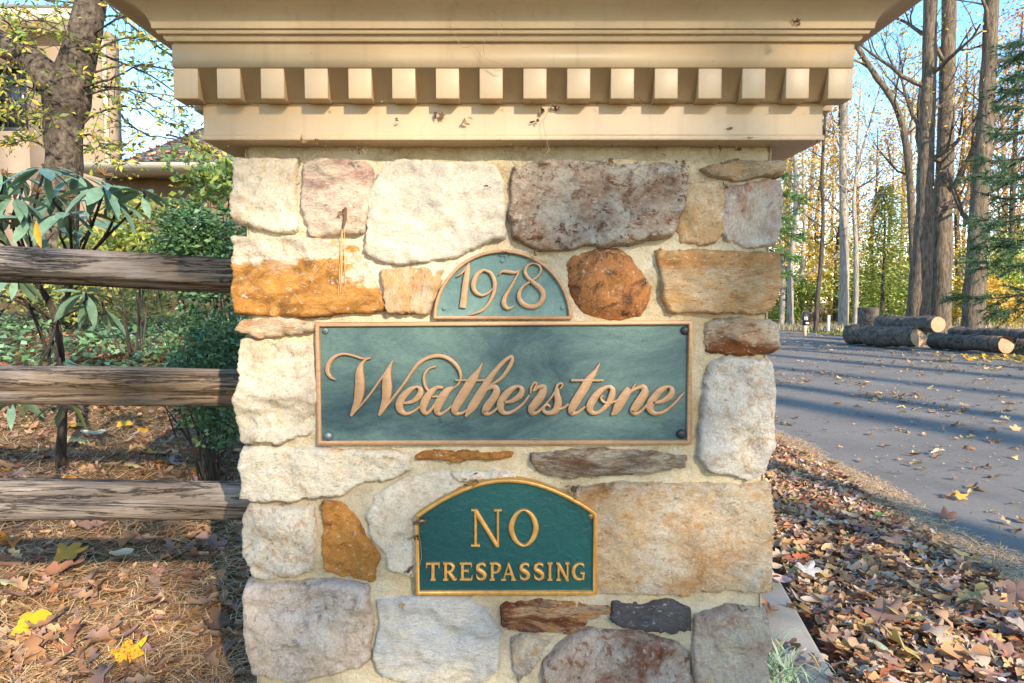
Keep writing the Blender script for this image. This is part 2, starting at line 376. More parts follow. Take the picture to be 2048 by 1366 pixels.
xs = np.concatenate([np.linspace(-400, -14, 14), np.linspace(-13, -4.2, 30), np.arange(-4, 2.4, 0.05), np.linspace(2.5, 10.2, 20),
                     np.linspace(10.3, 10.75, 6), np.linspace(11, 30, 40), np.linspace(34, 400, 14)])
ys = np.concatenate([np.linspace(-120, -2, 14), np.arange(-1.6, 7, 0.06), np.linspace(7.1, 30, 70), np.linspace(31, 80, 30), np.linspace(90, 900, 14)])
XX, YY = np.meshgrid(xs, ys)
Z = gz(XX, YY)
q = np.stack([XX.ravel()*2.3, YY.ravel()*2.3, 0*XX.ravel()], 1)
rough = (fbm(q, 4)*0.022).reshape(XX.shape)
onland = (XX < kerbx(YY)-.2) | (XX > ROADR+.3)
Z = Z + np.where(onland & (YY > 1.3), rough, 0)
nx, ny = len(xs), len(ys)
i, j = np.meshgrid(np.arange(nx-1), np.arange(ny-1)); a = (j*nx+i).ravel()
mb = MB(); mb.add(np.stack([XX, YY, Z], -1).reshape(-1, 3), np.stack([a, a+1, a+nx+1, a+nx], 1))
tag(link('ground', mb.mesh('ground', True), M['soil']), kind='structure')

ry = np.concatenate([np.linspace(-100, -2, 20), np.linspace(-1.5, 12, 60), np.linspace(12.5, 120, 40)]); n = len(ry)
cols = 12; kx = kerbx(ry)-.02
V = np.stack([np.stack([kx+(ROADR-kx)*u, ry, np.full(n, ROADZ)], 1) for u in np.linspace(0, 1, cols)], 1).reshape(-1, 3)
i, j = np.meshgrid(np.arange(cols-1), np.arange(n-1)); a = (j*cols+i).ravel()
mb = MB(); mb.add(V, np.stack([a, a+1, a+cols+1, a+cols], 1))
tag(link('road', mb.mesh('road'), M['asphalt']), kind='structure')

kerb = bpy.data.objects.new('kerb', None); COL.objects.link(kerb); tag(kerb, kind='structure')
yb = [-3.0, -2.0, -1.0, 0.0, 0.95, 1.83, 2.45, 3.2, 4.1, 5.0, 6.0, 7.0, 8.0, 9.0, 10.0, 12.0]
for y0, y1 in zip(yb[:-1], yb[1:]):
    y0 += .004; y1 -= .004; k0, k1 = kerbx(y0), kerbx(y1)
    mb = MB(); zt = .012+random.uniform(-.004, .004)
    b = [[k0-.15,y0,-.22],[k0,y0,-.22],[k1,y1,-.22],[k1-.15,y1,-.22],[k0-.15,y0,zt],[k0-.012,y0,zt],[k1-.012,y1,zt],[k1-.15,y1,zt]]
    mb.add(b, BOXF); bevel(link('kerb_block', mb.mesh('kerb_block'), M['concrete'], kerb), 0.012, 3)

# ================================================================== ENTRANCE PILLAR
CY = 1.535; CX = -0.006
HX, HY = 0.421, 0.4310                     # mortar core half size
FRONT = CY-HY                            # 1.114
pillar = thing('entrance_pillar', (CX, CY, 0), 'square fieldstone entrance pillar with cream dentil cap at the roadside', 'pillar')
# --- mortar core: four gently uneven faces
mb = MB(); ztop = 1.262
def core_face(ox, oy, dx, dy, nrm, w, n1=170, n2=250):
    u = np.linspace(0, w, n1); v = np.linspace(-0.25, ztop, n2); U, Vv = np.meshgrid(u, v)
    p = np.stack([ox+dx*U, oy+dy*U, Vv], -1).reshape(-1, 3)
    e = np.minimum(U, w-U).ravel(); edge = sstep(0, .02, e)
    d = (fbm(p*16, 4)*.0050+fbm(p*60, 3)*.0014)*edge - .004*(1-edge)
    p[:, 0] += nrm[0]*d; p[:, 1] += nrm[1]*d
    i, j = np.meshgrid(np.arange(n1-1), np.arange(n2-1)); a = (j*n1+i).ravel()
    mb.add(p, np.stack([a, a+1, a+n1+1, a+n1], 1))
core_face(CX-HX, CY-HY, 1, 0, (0, -1), 2*HX); core_face(CX+HX, CY-HY, 0, 1, (1, 0), 2*HY, 60, 80)
core_face(CX+HX, CY+HY, -1, 0, (0, 1), 2*HX, 60, 80); core_face(CX-HX, CY+HY, 0, -1, (-1, 0), 2*HY, 60, 80)
link('mortar_core', mb.mesh('mortar_core', True), M['mortar'], pillar)

def resample(poly, step):
    poly = np.asarray(poly, float); out = []
    for a, b in zip(poly, np.roll(poly, -1, 0)):
        n = max(1, int(round(np.linalg.norm(b-a)/step)))
        for k in range(n): out.append(a+(b-a)*k/n)
    return np.array(out)
def smooth_poly(p, it=1):
    for _ in range(it):
        q = np.roll(p, -1, 0); p = np.stack([p*.92+q*.08, p*.08+q*.92], 1).reshape(-1, 2)
    return p
def seg_dist(pts, poly):
    a = poly; b = np.roll(poly, -1, 0); d = np.full(len(pts), 9.0)
    for p, q in zip(a, b):
        ab = q-p; t = np.clip(((pts-p)@ab)/(ab@ab+1e-12), 0, 1)
        d = np.minimum(d, np.linalg.norm(pts-(p+t[:, None]*ab), axis=1))
    return d
def inside(pts, poly):
    x, y = pts.T; c = np.zeros(len(pts), bool)
    for p, q in zip(poly, np.roll(poly, -1, 0)):
        cond = (p[1] > y) != (q[1] > y)
        xi = (q[0]-p[0])*(y-p[1])/(q[1]-p[1]+1e-12)+p[0]
        c ^= cond & (x < xi)
    return c
def stone_mesh(poly, seed, relief=.016, rim=.012, lump=.005, chip=.004, step=.005, thick=.06, rnd=0.0, tilt=(0, 0), grow=.0086):
    rim = rim*(1.0 if rnd > .01 else .46)
    """poly in (u,v) metres; returns verts as (u,v,h) with h outwards from the mortar plane"""
    poly = np.asarray(poly, float)
    c_ = poly.mean(0); dv = poly-c_; poly = poly+dv/np.linalg.norm(dv, axis=1)[:, None]*grow
    poly = smooth_poly(poly, 1)
    out = resample(poly, step)
    s3 = np.array([seed*3.1, seed*1.7, seed*.77])
    j = np.stack([fbm(np.c_[out*38, np.zeros(len(out))]+s3, 3), fbm(np.c_[out*38, np.ones(len(out))*9]+s3, 3)], 1)*.0032
    out = out+j
    lo = out.min(0); hi = out.max(0)
    gx = np.arange(lo[0], hi[0], step); gy = np.arange(lo[1], hi[1], step*.9)
    g = np.stack(np.meshgrid(gx, gy), -1); g[1::2, :, 0] += step*.5; g = g.reshape(-1, 2)
    g += rng.normal(0, step*.12, g.shape)
    g = g[inside(g, out)]; dd = seg_dist(g, out); g = g[dd > step*.55]
    n0 = len(out); allp = np.concatenate([out, g])
    r = delaunay_2d_cdt([Vector(p) for p in allp], [(k, (k+1) % n0) for k in range(n0)], [], 1, 1e-6)
    vv = np.array([[p.x, p.y] for p in r[0]]); ff = np.array([list(f) for f in r[2] if len(f) == 3])
    d = seg_dist(vv, out); tt = np.clip(d/rim, 0, 1)
    h = relief*(1-(1-tt)**2.2)*(1+.25*fbm(np.c_[vv*20, np.zeros(len(vv))]+s3, 2))
    c0 = (lo+hi)/2; size = (hi-lo)
    p3 = np.c_[vv, np.zeros(len(vv))]+s3
    body = sstep(0, rim*1.3, d)
    h += body*(lump*fbm(p3*9, 3) + tilt[0]*(vv[:, 0]-c0[0]) + tilt[1]*(vv[:, 1]-c0[1]))
    # broken facets: clipped ridged noise gives flat planes with sharp steps
    rg = fbm(p3*np.array([14, 22, 1]), 3); q_ = rg*2.6; st_ = (np.floor(q_)+sstep(.42, .58, q_-np.floor(q_)))/2.6; h += body*chip*1.5*np.clip(st_*.75+rg*.25, -1, 1)
    h += body*(.0022*fbm(p3*70, 3)+.0022*fbm(p3*30, 3))
    if rnd: h += rnd*(1-np.clip(np.sum(((vv-c0)/(size/2))**2, 1), 0, 1))
    h[d < 1e-5] = -.004
    V = np.c_[vv, h]; on = np.where(d < 1e-5)[0]
    # ordered boundary for the skirt
    from_edges = {}
    cnt = {}
    for f in ff:
        for a, b in ((f[0], f[1]), (f[1], f[2]), (f[2], f[0])):
            cnt[(a, b)] = 1
    bd = [(a, b) for (a, b) in cnt if (b, a) not in cnt]
    m = {}; base = len(V); extra = []
    for a, b in bd:
        for k in (a, b):
            if k not in m: m[k] = base+len(extra); extra.append([V[k, 0], V[k, 1], -thick])
    quads = np.array([[b, a, m[a], m[b]] for a, b in bd])
    V = np.concatenate([V, np.array(extra)])
    return V, ff, quads
def place_stone(V, ff, quads, frame, mat, name='stone'):
    o, ax, nrm = frame                       # origin, u axis (xy), normal (xy)
    W = np.stack([o[0]+ax[0]*V[:, 0]+nrm[0]*V[:, 2], o[1]+ax[1]*V[:, 0]+nrm[1]*V[:, 2], V[:, 1]], 1)
    mb = MB()
    # orientation: outward facing
    a, b, c = W[ff[0]]; nn = np.cross(b-a, c-a)
    if nn[0]*nrm[0]+nn[1]*nrm[1] < 0: ff = ff[:, ::-1]; quads = quads[:, ::-1]
    mb.add(W, ff); mb.f.append(quads)
    return link(name, mb.mesh('stone', True), mat, pillar)

SF = 1.100
def uv(pts): return [tuple(P(x, y, SF)[[0, 2]]) for x, y in pts]
C = lin
white = lin(228,217,198,.74); grey = lin(214,198,174,.78); cream = lin(228,215,190,.76); tan = lin(205,165,115,.74)
orange = lin(208,146,72,.68); rust = lin(160,95,45,.7); pink = lin(212,184,166,.76); brown = lin(125,80,45,.75); slate = lin(112,106,106,.7)
ST = [
 # outline pixels, (base, second, patch, pa, pb, speck, scale, stretch, bump), (relief, rim, lump, chip, rnd, tilt)
 ([(472,320),(591,321),(595,331),(584,367),(591,421),(597,451),(578,461),(526,454),(476,443),(470,427),(474,372)], (grey,cream,tan,.56,.70,.25,8,(1,1,1),.4), (.016,.012,.003,.002,0,(0,0)), 1),
 ([(613,327),(651,324),(720,326),(739,342),(739,399),(733,432),(728,461),(635,468),(621,465),(613,432),(608,394),(612,358)], (grey,pink,lin(198,146,128,.72),.56,.68,.3,7,(1,1,2.2),.5), (.018,.012,.003,.0025,0,(.03,.0)), 0),
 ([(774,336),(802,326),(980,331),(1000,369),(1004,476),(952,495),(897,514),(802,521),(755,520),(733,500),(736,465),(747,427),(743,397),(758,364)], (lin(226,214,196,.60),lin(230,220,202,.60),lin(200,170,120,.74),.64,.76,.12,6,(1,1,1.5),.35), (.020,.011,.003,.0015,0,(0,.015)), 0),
 ([(1031,336),(1083,323),(1195,329),(1228,335),(1314,326),(1359,335),(1370,371),(1359,415),(1345,451),(1334,474),(1292,479),(1245,482),(1181,488),(1117,496),(1086,496),(1028,471),(1025,401)], (lin(200,170,145,.74),white,lin(150,95,55,.62),.50,.62,.62,17,(1,1,1.3),.9), (.022,.014,.005,.006,0,(0,-.02)), 0),
 ([(1373,376),(1426,368),(1442,385),(1442,468),(1429,482),(1362,485),(1356,457),(1359,421),(1367,407)], (tan,lin(205,180,145,.74),grey,.55,.7,.3,10,(1,1,1),.5), (.018,.010,.003,.003,0,(0,0)), 0),
 ([(1451,379),(1495,371),(1554,362),(1559,415),(1554,485),(1490,492),(1456,479),(1445,446)], (lin(205,190,180,.74),grey,lin(202,150,122,.72),.50,.60,.25,9,(1.3,1,.8),.5), (.014,.012,.003,.003,0,(0,0)), 2),
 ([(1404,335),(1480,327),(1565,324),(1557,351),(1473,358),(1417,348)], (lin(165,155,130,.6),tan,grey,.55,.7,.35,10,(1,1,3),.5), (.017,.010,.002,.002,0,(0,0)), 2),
 ([(471,477),(515,476),(613,481),(706,492),(723,528),(744,566),(764,599),(761,618),(733,624),(624,628),(515,626),(482,621),(472,577),(470,522)], (grey,lin(215,200,180,.74),orange,.49,.54,.3,8.5,(1,1,1.5),.5), (.020,.013,.004,.005,0,(0,0)), 1),
 ([(769,544),(802,539),(887,540),(881,561),(867,594),(854,625),(780,625),(772,591)], (lin(215,190,160,.74),tan,lin(210,150,95,.74),.55,.68,.35,12,(3,1,1),.6), (.018,.010,.003,.003,0,(-.05,0)), 0),
 ([(1139,527),(1156,510),(1195,500),(1237,502),(1259,518),(1278,549),(1302,574),(1295,610),(1278,627),(1237,634),(1195,634),(1167,621),(1148,593),(1141,557)], (lin(182,122,70,.78),lin(196,132,78,.74),lin(92,64,50,.7),.56,.64,.4,13,(1,1,1),.6), (.012,.03,.003,.002,.020,(0,0)), 0),
 ([(1312,502),(1417,507),(1551,504),(1552,568),(1546,610),(1526,624),(1445,621),(1340,625),(1331,582),(1320,535)], (lin(205,160,105,.74),lin(205,180,145,.74),lin(190,130,65,.74),.50,.66,.3,10,(.8,1,2),.45), (.018,.010,.002,.0025,0,(0,0)), 2),
 ([(474,658),(487,642),(556,638),(624,641),(627,661),(575,669),(531,671),(476,665)], (grey,lin(190,160,125,.74),lin(185,120,60,.74),.56,.68,.35,11,(1,1,3),.6), (.016,.010,.003,.004,0,(0,0)), 1),
 ([(482,686),(512,680),(613,694),(624,729),(627,784),(624,817),(619,866),(542,880),(496,884),(481,872),(479,795),(483,762),(479,738)], (white,grey,lin(200,165,125,.74),.58,.70,.2,8,(1,1,1),.6), (.020,.012,.005,.008,0,(0,.02)), 1),
 ([(1420,645),(1473,642),(1534,646),(1550,656),(1550,695),(1543,705),(1487,706),(1417,703),(1415,673)], (grey,lin(200,165,130,.74),lin(150,90,45,.65),.48,.60,.4,10,(1,1,2),.6), (.018,.016,.003,.004,.004,(0,0)), 2),
 ([(1423,729),(1445,723),(1534,724),(1544,737),(1544,815),(1543,884),(1526,940),(1495,954),(1459,943),(1412,934),(1394,907),(1401,870),(1409,815),(1412,765)], (lin(205,198,192,.74),white,lin(195,155,110,.74),.60,.72,.3,8,(1,1,1),.6), (.020,.016,.004,.003,0,(0,0)), 2),
 ([(488,898),(531,894),(631,901),(762,901),(812,908),(816,944),(773,964),(716,965),(681,987),(595,996),(524,999),(488,996)], (cream,white,lin(210,165,105,.74),.56,.68,.25,10,(1,1,1.4),.5), (.017,.011,.003,.004,0,(0,0)), 1),
 ([(834,908),(887,901),(1015,903),(1017,921),(958,923),(894,921),(841,924)], (orange,lin(190,120,55,.66),lin(120,80,50,.66),.55,.66,.4,18,(1,1,2),.6), (.013,.008,.002,.003,0,(0,0)), 0),
 ([(737,1033),(755,994),(787,972),(844,953),(898,951),(930,975),(930,1140),(830,1145),(780,1136),(776,1111),(752,1072)], (white,grey,lin(200,170,140,.74),.62,.74,.2,9,(1,1,1),.4), (.013,.012,.002,.002,0,(0,0)), 0),
 ([(908,946),(937,939),(1020,942),(1030,957),(919,966)], (white,cream,lin(190,120,80,.74),.55,.66,.3,14,(1,1,1),.4), (.016,.008,.002,.002,0,(0,0)), 0),
 ([(519,1012),(574,1017),(620,1012),(625,1051),(624,1136),(595,1147),(531,1154),(506,1143),(492,1101),(488,1040),(506,1015)], (lin(225,210,190,.74),white,lin(200,145,90,.74),.50,.60,.3,9,(1,1,1),.6), (.020,.018,.004,.005,0,(.04,0)), 1),
 ([(645,1013),(688,1010),(705,1037),(730,1079),(755,1111),(745,1159),(702,1147),(652,1136),(649,1093),(652,1054)], (orange,lin(200,135,65,.66),lin(135,80,40,.7),.52,.64,.3,9,(1,1,1.4),.5), (.018,.010,.003,.004,0,(0,0)), 0),
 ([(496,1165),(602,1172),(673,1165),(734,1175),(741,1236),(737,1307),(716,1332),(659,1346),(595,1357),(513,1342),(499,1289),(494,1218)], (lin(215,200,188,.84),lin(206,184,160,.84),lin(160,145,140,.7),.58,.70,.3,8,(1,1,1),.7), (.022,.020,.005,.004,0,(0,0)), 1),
 ([(759,1200),(834,1195),(937,1197),(972,1222),(994,1264),(992,1335),(969,1357),(905,1362),(816,1358),(762,1339),(753,1307),(762,1264)], (lin(205,205,205,.74),white,lin(190,185,175,.74),.6,.75,.15,7,(1,1,2.4),.6), (.020,.016,.003,.003,0,(0,0)), 0),
 ([(1068,905),(1142,901),(1285,901),(1363,908),(1363,933),(1320,944),(1267,948),(1153,953),(1089,948),(1071,926)], (grey,lin(150,125,100,.6),lin(165,115,75,.6),.50,.62,.4,11,(1,1,4),.8), (.017,.011,.002,.004,0,(0,0)), 0),
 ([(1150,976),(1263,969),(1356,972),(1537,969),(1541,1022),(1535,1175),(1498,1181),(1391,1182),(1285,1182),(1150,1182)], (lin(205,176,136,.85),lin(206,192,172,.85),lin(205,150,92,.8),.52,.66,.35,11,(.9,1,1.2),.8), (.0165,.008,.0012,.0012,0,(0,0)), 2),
 ([(1004,1207),(1107,1204),(1213,1214),(1213,1230),(1171,1239),(1157,1257),(1071,1259),(1011,1255)], (lin(205,175,145,.74),orange,lin(140,80,50,.66),.46,.56,.4,12,(1,1,3.5),.7), (.015,.009,.002,.004,0,(0,0)), 0),
 ([(1229,1202),(1338,1207),(1374,1222),(1372,1259),(1331,1264),(1277,1257),(1231,1243)], (slate,lin(84,78,80,.8),lin(120,118,122,.6),.58,.7,.3,12,(1,1,2),.6), (.018,.010,.002,.004,0,(0,.1)), 0),
 ([(1391,1236),(1455,1218),(1526,1222),(1535,1254),(1530,1420),(1409,1420),(1391,1335),(1388,1271)], (lin(205,185,165,.74),grey,lin(202,160,146,.72),.50,.62,.3,8,(1,1,1),.7), (.019,.016,.004,.005,0,(0,0)), 2),
 ([(1028,1275),(1057,1268),(1110,1275),(1085,1300),(1064,1339),(1039,1357),(1027,1325)], (grey,lin(160,145,140,.6),tan,.6,.7,.4,12,(1,1,1),.7), (.014,.010,.003,.003,0,(0,0)), 0),
 ([(1092,1318),(1142,1275),(1185,1261),(1267,1266),(1341,1282),(1373,1307),(1380,1440),(1090,1440),(1090,1380)], (lin(205,180,160,.74),lin(210,195,180,.74),lin(165,105,75,.6),.50,.62,.45,9,(1,1,1),.8), (.021,.018,.005,.005,0,(0,-.03)), 0),
]
SEED = {}
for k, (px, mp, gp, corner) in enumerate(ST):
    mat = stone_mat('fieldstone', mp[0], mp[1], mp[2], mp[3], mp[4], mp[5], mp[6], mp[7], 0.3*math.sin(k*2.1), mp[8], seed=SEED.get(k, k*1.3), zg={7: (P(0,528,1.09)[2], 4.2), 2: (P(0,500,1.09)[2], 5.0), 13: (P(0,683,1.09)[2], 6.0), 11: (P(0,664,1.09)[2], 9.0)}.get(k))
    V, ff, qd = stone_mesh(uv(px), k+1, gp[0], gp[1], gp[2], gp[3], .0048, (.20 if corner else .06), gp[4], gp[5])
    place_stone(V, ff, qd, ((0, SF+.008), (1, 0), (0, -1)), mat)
# coursed stones: lower courses of the front, the two sides and the back
mats_g = [stone_mat('fieldstone', a, b, c, .5, .64, .35, 9, (1, 1, 1.4), .2, .6) for a, b, c in
          ((grey,cream,tan), (white,grey,orange), (lin(200,165,125,.74),cream,rust), (pink,grey,tan), (lin(190,158,118,.74),grey,rust))]
def course(frame, u0, u1, z0, z1, seed, step=.011):
    rr = random.Random(seed); z = z0; row = 0
    while z < z1-.05:
        hgt = min(rr.uniform(.09, .17), z1-z)
        if z1-(z+hgt) < .06: hgt = z1-z
        u = u0-rr.uniform(0, .02)
        while u < u1-.05:
            w = rr.uniform(.12, .30)
            if u1-(u+w) < .09: w = u1-u+rr.uniform(0, .015)
            g = .011; J = lambda s=.012: rr.uniform(-s, s)
            a, b, c, d = u+g, u+w-g, z+g, z+hgt-g
            poly = [(a+J(), c+J(.006)), ((a+b)/2+J(), c+J(.006)), (b+J(), c+J(.006)), (b+J(.006), (c+d)/2), (b+J(), d+J(.006)), ((a+b)/2+J(), d+J(.006)), (a+J(), d+J(.006)), (a+J(.006), (c+d)/2)]
            V, ff, qd = stone_mesh(poly, seed*31+row*7+u*13, .016, .012, .004, .004, step, .05)
            place_stone(V, ff, qd, frame, rr.choice(mats_g))
            u += w
        z += hgt; row += 1
course(((0, SF+.008), (1, 0), (0, -1)), CX-HX-.01, CX+HX+.01, -.05, P(1024, 1445, SF)[2], 11)
course(((CX+HX-.004, 0), (0, 1), (1, 0)), SF+.23, CY+HY+.01, -.05, 1.25, 12)
course(((CX-HX+.004, 0), (0, 1), (-1, 0)), SF+.23, CY+HY+.01, -.05, 1.25, 13)
course(((0, CY+HY-.004), (1, 0), (0, 1)), CX-HX-.01, CX+HX+.01, -.05, 1.25, 14)

# --- cap: swept profile rings (mitred square)
KCX = 0.0015; FH = 0.4735                   # half width of the frieze
def zc(py, Y): return P(1024, py, Y)[2]
YF = CY-FH
def ring(prof, name, parent=None, close=True):
    mb = MB(); n = len(prof)
    c = []
    for o, z in prof:
        h = FH+o
        c.append([[KCX-h, CY-h, z], [KCX+h, CY-h, z], [KCX+h, CY+h, z], [KCX-h, CY+h, z]])
    V = np.array(c).reshape(-1, 3); F = []
    for s in range(n if close else n-1):
        for k in range(4):
            F.append([s*4+k, s*4+(k+1) % 4, ((s+1) % n)*4+(k+1) % 4, ((s+1) % n)*4+k])
    mb.add(V, np.array(F)); return link(name, mb.mesh(name), M['cream'], parent or pillar)
ZB = zc(281, YF); ZD = zc(206, YF); YD = YF-.030; ZG = zc(135, YD); ZT = zc(89, YD)
# frieze from bottom to the dentils (with a thin bottom lip)
bevel(ring([(-.075, ZB), (.0025, ZB), (.0025, ZB+.007), (0, ZB+.0085), (0, ZD), (-.075, ZD)], 'frieze'), .0012)
band = ring([(-.075, ZD+.0005), (.0115, ZD+.0005), (.0287, ZG), (.030, ZG+.0004), (.030, ZT), (-.075, ZT)], 'dentil_band')
# dentils: wedge-backed blocks standing proud of the sloped band
ND = 16; Wd = 2*(FH+.030); pitch = (Wd-.0345)/(ND-1)
dm = {}
def dentil(cx, cy, ax, w):
    mb = MB(); h = w/2; dpt = .034
    box(mb, -h, h, 0, dpt, ZD-.0022, ZG-.0012)
    o = link('dentil', mb.mesh('dentil'), M['cream'], band); w0 = Vector(o.location)
    o.location = w0+Vector((cx, cy, 0)); o.rotation_euler = (0, 0, ax); bevel(o, .0012)
for k in range(ND):
    t = -Wd/2+.0345/2+k*pitch
    w = .0345
    if k in (0, ND-1): continue
    dentil(KCX+t, CY-FH-.0298, 0, w); dentil(KCX+t, CY+FH+.0298, math.pi, w)
    dentil(KCX-FH-.0298, CY+t, -math.pi/2, w); dentil(KCX+FH+.0298, CY+t, math.pi/2, w)
for sx in (-1, 1):
    for sy in (-1, 1):
        mb = MB(); e = FH+.0298; w = .0365
        xa, xb = sorted((KCX+sx*e, KCX+sx*(e-w))); ya, yb2 = sorted((CY+sy*e, CY+sy*(e-w)))
        box(mb, xa, xb, ya, yb2, ZD-.0022, ZG-.0012); bevel(link('dentil', mb.mesh('dentil'), M['cream'], band), .0012)
# bed mould, crown and top
Y1 = YF-.034
prof = [(-.07, ZT+.0004), (.0285, ZT+.0004), (.0285, ZT+.0022), (.0355, ZT+.0026), (.0385, ZT+.0080), (.0385, ZT+.0098), (.0440, ZT+.0102), (.0455, ZT+.0140), (.0455, ZT+.0152), (.0490, ZT+.0156)]
for a in np.linspace(0, 1, 12):              # cavetto flaring outwards
    prof.append((.0495+.080*(1-math.cos(a*math.pi*.42))/(1-math.cos(math.pi*.42)), ZT+.016+.050*math.sin(a*math.pi*.42)/math.sin(math.pi*.42)))
prof += [(.1345, ZT+.068), (.136, ZT+.080), (.142, ZT+.082), (.142, ZT+.110), (-.07, ZT+.110)]
bevel(ring(prof, 'cornice'), .0012)
mb = MB(); h = FH+.150; zt = ZT+.1105
mb.add([[KCX-h,CY-h,zt],[KCX+h,CY-h,zt],[KCX+h,CY+h,zt],[KCX-h,CY+h,zt],[KCX-h,CY-h,zt+.02],[KCX+h,CY-h,zt+.02],[KCX+h,CY+h,zt+.02],[KCX-h,CY+h,zt+.02],[KCX,CY,zt+.16]],
       [[0,3,2,1],[0,1,5,4],[1,2,6,5],[2,3,7,6],[3,0,4,7],[4,5,8],[5,6,8],[6,7,8],[7,4,8]])
link('cap_roof', mb.mesh('cap_roof'), flat('lead_roof', (.16,.15,.14), .6, .4, 0, 9), pillar)

# ================================================================== PLAQUES
PB = 1.1035                                   # back of the plaques
def pf(px, py, Y): return P(px, py, Y)
def extrude_poly(mb, pts2, y_back, y_front, holes=None):
    """closed polygon in (x,z), front and sides"""
    pts2 = np.asarray(pts2, float); n = len(pts2)
    r = delaunay_2d_cdt([Vector(p) for p in pts2], [(k, (k+1) % n) for k in range(n)], [], 1, 1e-7)
    vv = np.array([[p.x, p.y] for p in r[0]])
    f = np.array([list(t) for t in r[2] if len(t) == 3])
    W = np.stack([vv[:, 0], np.full(len(vv), y_front), vv[:, 1]], 1)
    a, b, c = W[f[0]]
    if np.cross(b-a, c-a)[1] > 0: f = f[:, ::-1]
    mb.add(W, f)
    A = np.stack([pts2[:, 0], np.full(n, y_front), pts2[:, 1]], 1); B = A.copy(); B[:, 1] = y_back
    k = np.arange(n); k2 = (k+1) % n; q = np.stack([k, k+n, k2+n, k2], 1)
    area = np.sum(pts2[:, 0]*np.roll(pts2[:, 1], -1)-np.roll(pts2[:, 0], -1)*pts2[:, 1])
    if area < 0: q = q[:, ::-1]
    mb.add(np.concatenate([A, B]), q)
def inset(pts, d):
    p = np.asarray(pts, float); a = np.roll(p, 1, 0); b = np.roll(p, -1, 0)
    area = np.sum(p[:, 0]*np.roll(p[:, 1], -1)-np.roll(p[:, 0], -1)*p[:, 1]); s = 1 if area > 0 else -1
    e1 = p-a; e2 = b-p; n1 = np.stack([-e1[:, 1], e1[:, 0]], 1)/np.linalg.norm(e1, axis=1)[:, None]; n2 = np.stack([-e2[:, 1], e2[:, 0]], 1)/np.linalg.norm(e2, axis=1)[:, None]
    m = n1+n2; m /= np.linalg.norm(m, axis=1)[:, None]; co = np.clip(np.sum(m*n1, 1), .35, 1)
    return p+s*m*(d/co)[:, None]
def border(mb, pts, d, y_back, y_front, bev=.0012):
    o = np.asarray(pts, float); prof = [(0, y_back), (0, y_front+bev), (bev, y_front), (d-bev, y_front), (d, y_front+bev), (d, y_back)]
    rings = [np.stack([(inset(o, a) if a else o)[:, 0], np.full(len(o), y), (inset(o, a) if a else o)[:, 1]], 1) for a, y in prof]
    n = len(o); V = np.concatenate(rings); F = []
    area = np.sum(o[:, 0]*np.roll(o[:, 1], -1)-np.roll(o[:, 0], -1)*o[:, 1])
    for s in range(len(prof)-1):
        k = np.arange(n); k2 = (k+1) % n; q = np.stack([s*n+k, s*n+k2, (s+1)*n+k2, (s+1)*n+k], 1)
        F.append(q if area > 0 else q[:, ::-1])
    # counter-clockwise in (x,z) seen from -y
    mb.add(V, np.concatenate(F))
def catmull(pts, closed=False, sub=9):
    p = np.asarray(pts, float); n = len(p); out = []
    rngk = range(n) if closed else range(n-1)
    for k in rngk:
        g = (lambda i: p[i % n]) if closed else (lambda i: p[min(max(i, 0), n-1)])
        a, b, c, d = g(k-1), g(k), g(k+1), g(k+2)
        for t in np.linspace(0, 1, sub, endpoint=False):
            out.append(.5*((2*b)+(-a+c)*t+(2*a-5*b+4*c-d)*t*t+(-a+3*b-3*c+d)*t**3))
    if not closed: out.append(p[-1])
    return np.array(out)
def stroke(mb, pts, tf, y_back, y_front, closed=False, straight=False, bev=0.0):
    """variable width pen stroke; pts (x,y,w) in tracing units; tf maps to (x,z) metres and scale"""
    p = np.asarray(pts, float)
    if not straight: p = catmull(p, closed)
    q = np.array([tf(x, y) for x, y in p[:, :2]]); w = np.clip(p[:, 2], 1.5, None)*tf.s
    t = (np.roll(q, -1, 0)-np.roll(q, 1, 0)) if closed else np.gradient(q, axis=0)
    t /= np.linalg.norm(t, axis=1)[:, None]+1e-9; nn = np.stack([-t[:, 1], t[:, 0]], 1)
    n = len(q); lay = [(-.5, 0, y_back), (-.5, 0, y_front+bev), (-.5, bev, y_front), (.5, -bev, y_front), (.5, 0, y_front+bev), (.5, 0, y_back)] if bev else [(-.5, 0, y_back), (-.5, 0, y_front), (.5, 0, y_front), (.5, 0, y_back)]
    V = []
    for s, off, y in lay:
        dd = s*w+np.sign(s)*0+np.where(np.abs(off) > 0, np.sign(off)*np.minimum(abs(off), w*.3), 0)
        V.append(np.stack([q[:, 0]+nn[:, 0]*dd, np.full(n, y), q[:, 1]+nn[:, 1]*dd], 1))
    V = np.concatenate(V); F = []; m = len(lay)
    k = np.arange(n) if closed else np.arange(n-1); k2 = (k+1) % n
    for s in range(m-1): F.append(np.stack([s*n+k, s*n+k2, (s+1)*n+k2, (s+1)*n+k], 1)[:, ::-1])
    mb.add(V, np.concatenate(F))
    if not closed:
        mb.add(V[0::n], np.array([[0, 1, m-2, m-1]])); mb.add(V[n-1::n], np.array([[m-1, m-2, 1, 0]]))
class TF:
    def __init__(s, ox, oy, sc, Y): s.ox, s.oy, s.sc, s.Y = ox, oy, sc, Y; s.s = Y/FPX/sc
    def __call__(s, x, y): p = P(s.ox+x/s.sc, s.oy+y/s.sc, s.Y); return p[0], p[2]
def letter(strokes, tf, parent, mat, y_back, y_front, name='letter', bev=0.0):
    mb = MB()
    for k, st in enumerate(strokes):
        cl = st[0] == 'o'; sr = st[0] == 'l'
        stroke(mb, st[1:] if st[0] in ('o', 'l') else st, tf, y_back, y_front-.00012*k, cl, sr, bev)
    return link(name, mb.mesh(name), mat, parent)
